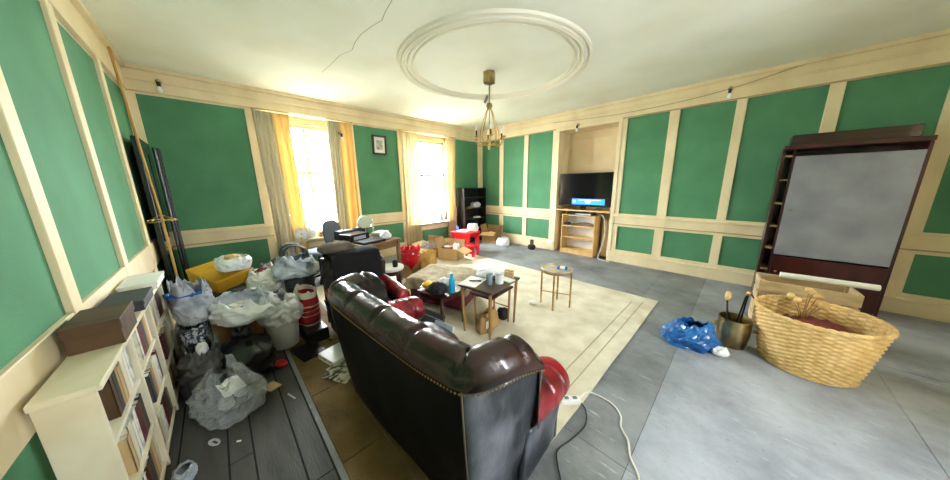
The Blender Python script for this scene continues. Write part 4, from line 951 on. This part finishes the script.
# cables on the bare floor behind the sofa
def zcable(name, label, pts, mat, r=.006):
    c = MB().tube(smoothpath([(x, y, z) for x, y, z in pts], 8), r, 6).build(name, mat, None, smooth=True); return tag(c, label, 'cable')
zcable('extension_cable', 'cream extension cable curling over the bare floor beside the sofa', [(4.84, -3.95, RT + .03), (4.85, -3.83, RT + .01), (4.93, -3.79, .008), (5.02, -3.80, .008), (5.09, -3.86, .008), (5.12, -3.95, .008), (5.18, -4.02, .008), (5.22, -4.12, .008), (5.29, -4.22, .008), (5.36, -4.45, .008)], 'cable_white')
zcable('black_cable', 'thin black cable looping along the rug edge beside the sofa', [(4.83, -3.97, RT + .03), (4.90, -3.98, .012), (4.95, -4.10, .008), (4.93, -4.26, .008), (4.905, -4.38, .008), (4.95, -4.46, .008), (5.0, -4.53, .008), (5.02, -4.7, .008)], 'cable_black', .0045)
ex = thing('extension_block', 'white extension socket block lying on the rug by the sofa arm', 'socket', (4.80, -4.0, RT), .8); box(-.07, .07, -.025, .025, 0, .04).build('casing', 'white_plastic', ex, bev=.006)
for k in range(2): box(-.045 + k * .06, -.015 + k * .06, -.012, .012, .04, .043).build('outlet', 'mid_grey', ex)
# ================================================================== CLUTTER ALONG THE SIDE WALL
wbk = thing('hardback_book', 'white hardback book lying on the rug behind the sofa', 'book', (3.04, -5.01, RT), .25)
box(-.12, .12, -.10, .10, .004, .046).build('pages', 'paper_grey', wbk); box(-.125, .125, -.105, .105, 0, .004).build('cover', 'white_plastic', wbk); box(-.125, .125, -.105, .105, .046, .05).build('cover', 'white_plastic', wbk); box(-.125, -.120, -.105, .105, 0, .05).build('spine', 'white_plastic', wbk)
np_ = thing('newspaper', 'folded newspaper spread on the rug beside the white book', 'newspaper', (3.31, -5.06, RT), .5)
for k, (dx, dy, a) in enumerate(((0, 0, 0), (.05, .03, .35), (-.03, .05, -.25))):
    MB().grid(lambda u, v: (-.12 + .24 * u, -.09 + .18 * v, .004 + .004 * k + .008 * abs(fbm((u * 3, v * 3, k), 1, 2))), 10, 8).xf(Matrix.Translation((dx, dy, 0)) @ Matrix.Rotation(a, 4, 'Z')).build('page', 'newsprint', np_, smooth=True, solid=.0015)
# bag of bags by the armchair
fb = box(-.20, .20, -.10, .10, 0, .13).build('flat_case', 'black_plastic', None, bev=.01); place(fb, (2.46, -5.07, RT), .05); tag(fb, 'flat black case on the mat under the red and white sack', 'case')
rw = thing('printed_sack', 'white paper sack printed with red bands against the armchair', 'sack', (2.34, -5.07, RT + .132), .05)
bag_mb(.34, .16, .36, 91, .06, .75, .04, ragged=.08, fr=2.2).build('body', 'sack_print', rw, smooth=True, solid=.003)
MB().tube(arc((.10, -.13, .12), (.12, -.10, .02), .05, 8, Vector((0, -1, 0))), .005, 6).build('handle', 'rope', rw, smooth=True)
# the tote bag on the near arm of the armchair
tt = thing('tote_bag', 'grey and white tote bag with dark straps sitting on the armchair arm', 'bag', (2.0, -5.06, .586), .0)
bag_mb(.34, .30, .20, 95, .11, .5, .15, ragged=.4).build('body', 'denim_grey', tt, smooth=True, solid=.004)
for s in (-1, 1): MB().tube(smoothpath([(s * .1 - .10, -.10, .17), (s * .08 - .14, -.07, .27), (s * .05 - .16, .02, .30), (s * .08 - .1, .12, .26), (s * .1, .12, .17)], 6), .018, 6, .35).build('strap', 'dark_grey', tt, smooth=True)
MB().tube(smoothpath([(.15, -.10, .08), (.165, .0, .10), (.15, .1, .12)], 6), .010, 6, .4).build('blue_trim', 'blue_print', tt, smooth=True)
hm = thing('plastic_hamper', 'dark plastic hamper under the grey and white tote bag', 'hamper', (1.98, -5.04, RT))
box(-.14, .14, -.13, .13, 0, .54).build('body', 'dark_grey', hm, bev=.02); box(-.15, .15, -.14, .14, .54, .57).build('lid', 'black_plastic', hm, bev=.008)
gf = bag_mb(.44, .34, .50, 97, .07, .7, .12).build('grey_sack', 'mid_grey', None, smooth=True, solid=.004); place(gf, (.85, -5.10, 0), .3); tag(gf, 'grey cloth sack under the window beside the golden-lined curtain', 'sack')

# foundation of the pile: crates and cartons, then bags
carton('storage_box', 'closed brown carton under the golden cushion box', (1.55, -5.72, 0), .05, .62, .50, .42, 'card', (-3.08, -3.08, None, None))
carton('storage_box', 'closed brown carton supporting the white paper tray', (2.18, -5.62, 0), .0, .42, .34, .40, 'card', (-3.08, -3.08, None, None))
gold = thing('gold_gift_box', 'flat golden box tilted on top of the clutter pile', 'box', (1.62, -5.67, .57), rot=(math.radians(8), math.radians(12), .5)); box(-.22, .22, -.17, .17, 0, .14).build('body', 'gold_box', gold, bev=.012); box(-.224, .224, -.174, .174, .10, .144).build('lid', 'gold_box', gold, bev=.012)
cb = box(-.30, .30, -.22, .22, 0, .085).build('folded_cloth', 'grey_bag', None, bev=.02); place(cb, (1.55, -5.72, .43), .05); tag(cb, 'folded dark cloth between the carton and the golden box', 'cloth')
sn = thing('snack_bag', 'open white bag of crisps lying on the golden box', 'bag', (1.80, -5.56, .715), .3); bag_mb(.22, .20, .13, 101, .06, 1.0, .2).build('body', 'white_bag', sn, smooth=True, solid=.003)
random.seed(5)
heap_mb(.15, .13, .05, 4, 5, .5).xf(Matrix.Translation((0, 0, .07))).build('crisps', 'crisp', sn, smooth=True)
tr = thing('paper_tray', 'wide white paper bag lying open across the pile', 'bag', (2.36, -5.57, .42), .35)
bag_mb(.50, .32, .15, 105, .10, .75, .15, ragged=.5).build('body', 'white_bag', tr, smooth=True, solid=.004); box(-.14, .10, -.05, .08, .06, .066).build('leaflet', 'paper_grey', tr); box(.05, .2, -.08, .04, .075, .083).xf(Matrix.Rotation(.15, 4, 'X')).build('blue_leaflet', 'blue_print', tr)
wt = thing('paper_carrier', 'white printed paper carrier bag lying behind the open white bag', 'bag', (1.80, -5.34, .42), .1); bag_mb(.30, .22, .24, 107, .11, .55, .15, ragged=.3).build('body', 'white_paper', wt, smooth=True, solid=.003); MB().tube(arc((.03, -.09, .21), (.10, .08, .22), .05, 10), .008, 6).build('handle', 'black_felt', wt, smooth=True); MB().tube(arc((.10, -.10, .12), (.16, .05, .13), .04, 10), .007, 6).build('handle', 'black_felt', wt, smooth=True); heap_mb(.12, .1, .04, 5, 4, .3, 16, 8).xf(Matrix.Translation((.02, 0, .20))).build('red_wrapper', 'red_stripe', wt, smooth=True)
sup = carton('storage_box', 'low brown carton under the white printed carrier bag', (1.74, -5.33, RT), .05, .30, .24, .40, 'card', (-3.08, -3.08, None, None))
ik = thing('shopping_tote', 'large white woven shopping bag with blue handles beside the shelf', 'bag', (2.24, -5.87, .462), .0)
bag_mb(.42, .17, .28, 111, .07, .75, .1, ragged=.35).build('body', 'denim_grey', ik, smooth=True, solid=.004)
for k, (a, b) in enumerate((((-.08, -.10, .2), (.10, -.10, .2)), ((.06, .10, .22), (.20, .02, .2)))): MB().tube(arc(a, b, .10, 12, Vector((.5, -.3, .5))), .016, 6, .35).build('handle', 'blue_print', ik, smooth=True)
box(.1, .235, -.10, .08, .245, .25).build('blue_print_band', 'blue_print', ik)
pb = thing('laundry_basket', 'patterned navy and white cloth basket under the shopping bag', 'basket', (2.30, -5.885, .0), .0); bag_mb(.42, .14, .45, 113, .03, 1.02, .08).build('body', 'pattern_cloth', pb, smooth=True, solid=.005); MB().tube([(.22 * (1 if abs(math.cos(a)) > .7 else abs(math.cos(a)) / .7) * math.copysign(1, math.cos(a)), .074 * (1 if abs(math.sin(a)) > .7 else abs(math.sin(a)) / .7) * math.copysign(1, math.sin(a)), .44) for a in [2 * PI * k / 40 for k in range(41)]], .008, 6).build('rim', 'dark_grey', pb, smooth=True)
b1 = thing('bin_bag', 'large slumped black bin bag on the dark boards below the white bag', 'bag', (2.68, -5.60, 0), .2); bag_mb(.32, .22, .38, 121, .09, .7, .2, tie=True).build('body', 'bin_bag', b1, smooth=True, solid=.003); MB().lathe([(.03, 0), (.034, .01), (.03, .02)], 12, (0, 0, .305)).build('tie', 'black_felt', b1, smooth=True)
b2 = thing('grey_refuse_bag', 'dull grey plastic bag slumped below the patterned basket', 'bag', (2.68, -5.86, 0), .0); bag_mb(.26, .16, .36, 125, .11, .5, .2, ragged=.3).build('body', 'grey_bag', b2, smooth=True, solid=.003); heap_mb(.10, .07, .06, 6, 5, .5, 24, 10).xf(Matrix.Translation((.05, .02, .30))).build('wrapper', 'white_bag', b2, smooth=True)
cbg = thing('clear_bag', 'clear plastic bag of rubbish on the dark boards in front of the grey bag', 'bag', (3.10, -5.74, 0), .4); bag_mb(.32, .27, .30, 131, .09, .18, .25, nu=60, nv=34, ragged=.3).build('body', 'clear_bag', cbg, solid=.002); random.seed(21)
for k, (x, y, z, w_, mt) in enumerate(((0, .02, .012, .17, 'black_felt'), (.06, -.04, .06, .08, 'mid_grey'), (-.06, -.03, .07, .09, 'dark_grey'), (-.03, .05, .08, .08, 'card_pale'), (.04, .05, .07, .07, 'light_grey'))):
    heap_mb(w_, w_ * .8, .05, 30 + k, 5, .7, 24, 10).xf(Matrix.Translation((x, y, z)) @ Matrix.Rotation(k, 4, 'Z')).build('rubbish', mt, cbg)
MB().grid(lambda u, v: (.02 + .10 * u + .01 * math.sin(v * 7), -.06 + .12 * v, .17 + .06 * (1 - u) + .012 * ridge((u * 2, v * 2, 4), 1, 2)), 12, 12).build('white_label', 'white_paper', cbg, solid=.002)
cd = box(-.055, .055, -.04, .04, 0, .008).build('card_scrap', 'card_pale', None); place(cd, (3.05, -5.50, 0), .4); tag(cd, 'scrap of pale card next to the clear plastic bag', 'card')
tub = thing('plastic_tub', 'white plastic tub with a white bag draped over its rim', 'tub', (2.45, -5.31, RT), .2)
MB().lathe([(.11, 0), (.115, .005), (.14, .27), (.15, .275), (.15, .29), (.135, .29), (.108, .01), (.0001, .008)], 32).build('body', 'white_plastic', tub, smooth='auto'); bag_mb(.28, .24, .26, 141, .11, .45, .2, ragged=.4).xf(Matrix.Translation((0, 0, .27))).build('draped_bag', 'white_bag', tub, smooth=True, solid=.003)
rd_ = heap_mb(.12, .08, .03, 143, 4, .4).build('red_wrapper', 'red_stripe', None, smooth=True); place(rd_, (2.80, -5.40, .0), .3); tag(rd_, 'small red and white wrapper on the dark boards below the tub', 'wrapper')
dk1 = box(-.14, .14, -.10, .10, 0, .02).build('dark_folder', 'black_plastic', None, bev=.004); place(dk1, (2.76, -5.18, RT), .2); tag(dk1, 'flat black folder on the rug next to the white tub', 'folder')
pc1 = MB().tube([(-.03, 0, .008), (.03, 0, .008)], .007, 8).build('marker_pen', 'black_plastic', None, smooth=True); place(pc1, (2.70, -4.98, RT), .5); tag(pc1, 'small black marker on the rug beside the white book', 'pen')
tg_ = thing('paper_tag', 'small white oval tag on the dark boards in front of the clear bag', 'tag', (3.37, -5.83, .001), .5); MB().lathe([(.0001, 0), (.022, 0), (.022, .004), (.0001, .004)], 18).xf(Matrix.Diagonal((1.9, 1, 1, 1))).build('disc', 'light_grey', tg_); box(-.01, .03, -.006, .006, .004, .006).build('mark', 'dark_grey', tg_)
bt2 = box(-.012, .012, -.005, .005, 0, .004).build('paper_scrap', 'white_paper', None); place(bt2, (3.47, -5.72, .001), .9); tag(bt2, 'tiny white paper scrap on the dark boards', 'scrap')
for k, (x, y, a, l_) in enumerate(((3.28, -5.41, .3, .05),)):
    t = box(-l_, l_, -.006, .006, 0, .003).build('wire_scrap', 'light_grey', None); place(t, (x, y, .001), a); tag(t, 'thin pale wire scrap at the rug edge on the dark boards', 'scrap')

# low cream shelf unit on the side wall, stuffed with odds and ends
lc = thing('low_shelf', 'low cream painted shelf unit against the side wall', 'shelf unit', (0, 0, 0))
LX0, LX1, LY0, LY1 = 2.25, 3.9, YL + .06, -6.01
for x in (LX0, 2.82, 3.35, LX1): box(x, x + .022, LY0, LY1, 0, .84).build('upright', 'cream_shelf', lc, bev=.003)
for z in (.02, .28, .56): box(LX0 + .022, LX1, LY0, LY1 - .01, z, z + .02).build('shelf', 'cream_shelf', lc)
box(LX0 - .02, LX1 + .04, LY0, LY1 + .02, .84, .865).build('top', 'cream_shelf', lc, bev=.004)
random.seed(11)
SPINES = ['old_wood', 'white_paper', 'card', 'maroon', 'cream_shelf', 'dark_grey', 'paper_grey', 'card_pale']
desc = {'old_wood': 'brown', 'white_paper': 'white', 'card': 'tan', 'maroon': 'maroon', 'cream_shelf': 'cream', 'dark_grey': 'dark grey', 'paper_grey': 'mottled grey', 'card_pale': 'pale tan'}
def shelf_book(x, z, tw, h, d, mt, label):
    t = thing('shelf_book', label, 'book', (x, LY1 - .02, z + .0015), group='books in the low cream shelf unit')
    box(.002, tw - .002, -d + .004, -.003, .003, h - .003).build('pages', 'white_paper', t)
    box(0, .002, -d, 0, 0, h).build('cover', mt, t); box(tw - .002, tw, -d, 0, 0, h).build('cover', mt, t); box(0, tw, -.003, 0, 0, h).build('spine', mt, t)
for bi, (bx0, bx1) in enumerate(((2.28, 2.80), (2.85, 3.33), (3.38, 3.88))):
    for si, z in enumerate((.04, .30, .58)):
        x = bx0 + .01; k = 0
        while x < bx1 - .06 and k < 7:
            tw = random.uniform(.03, .06); mt = SPINES[(k * 3 + bi * 2 + si) % 8]
            shelf_book(x, z, tw, random.uniform(.17, .22), .11, mt, '%s book on the %s shelf of the low cream unit, %s bay' % (desc[mt], ('bottom', 'middle', 'upper')[si], ('window-end', 'middle', 'near')[bi])); x += tw + .003; k += 1
for k, (x, y, w_, d_, h_, mt, nm, lb) in enumerate(((2.50, -6.06, .34, .17, .05, 'white_paper', 'paper_stack', 'stack of white papers on top of the low cream shelf'), (2.98, -6.06, .30, .16, .06, 'dark_grey', 'picture_case', 'dark flat picture case on top of the low cream shelf'), (3.45, -6.06, .26, .15, .12, 'old_wood', 'wooden_box', 'brown wooden box on top of the low cream shelf'))):
    t = thing(nm, lb, 'box', (x, y, .865)); box(-w_ / 2, w_ / 2, -d_ / 2, d_ / 2, 0, h_ * .6).build('body', mt, t, bev=.003); box(-w_ / 2 - .004, w_ / 2 + .004, -d_ / 2 - .004, d_ / 2 + .004, h_ * .6, h_).build('lid', mt, t, bev=.003)
cf = bag_mb(.12, .06, .05, 151, .10, .3, .2).build('crumpled_foil', 'blue_print', None, smooth=True); place(cf, (3.52, -5.945, 0), .1); cf.data.materials[0] = M_('denim_grey'); tag(cf, 'crumpled blue and white wrapper at the foot of the low shelf', 'wrapper')

# dark door leaf standing open in the corner with a rope pull
dd = struct(box(.10, .90, YL + .07, YL + .115, .01, 2.10).build('door_1', 'door_dark', None, bev=.006)); dd['label'] = 'dark green gloss door leaf standing open in the corner'
for z0, z1 in ((.15, .80), (.95, 1.95)):
    for x0_, x1_ in ((.18, .46), (.54, .82)):
        box(x0_, x1_, YL + .115, YL + .125, z0, z1).build('door_panel', 'door_dark', dd, bev=.006)
dl = thing('folding_screen', 'dark glossy folding screen standing in the corner beside the green panel', 'screen', (.35, -6.0, 0))
for k in range(3): MB().box(-.02 + k * .10, .06 + k * .10, -.012, .012, .01, 2.02).xf(Matrix.Rotation((-.25, .2, -.2)[k] * .3, 4, 'Z')).build('leaf_panel', 'door_dark', dl, bev=.008)
for k in range(3): MB().tube([(.02 + k * .10, .012, .01), (.02 + k * .10, .012, 2.02)], .008, 8).build('edge_strip', 'chrome' if k == 1 else 'dark_grey', dl, smooth=True)
rp = thing('rope_pull', 'brass ring on a rope hanging in front of the corner screen', 'rope pull', (1.30, -6.015, .05))
MB().tube([(0, -.05, 2.75), (0, -.02, 1.8), (0, .0, 1.22), (.0, .0, 1.14), (-.01, 0, .7), (.01, 0, .46)], .010, 8).build('rope', 'rope', rp, smooth=True)
for rz_ in (.10, .07): MB().tube([(rz_ * math.cos(a), rz_ * math.sin(a), 1.18 + .01 * math.sin(a * 2)) for a in [2 * PI * k / 28 for k in range(29)]], .006, 6).build('ring', 'brass', rp, smooth=True)
for k in range(4): a = k * PI / 2; MB().tube([(0, 0, 1.24), (.1 * math.cos(a), .1 * math.sin(a), 1.18)], .003, 5).build('ring_cord', 'rope', rp, smooth=True)
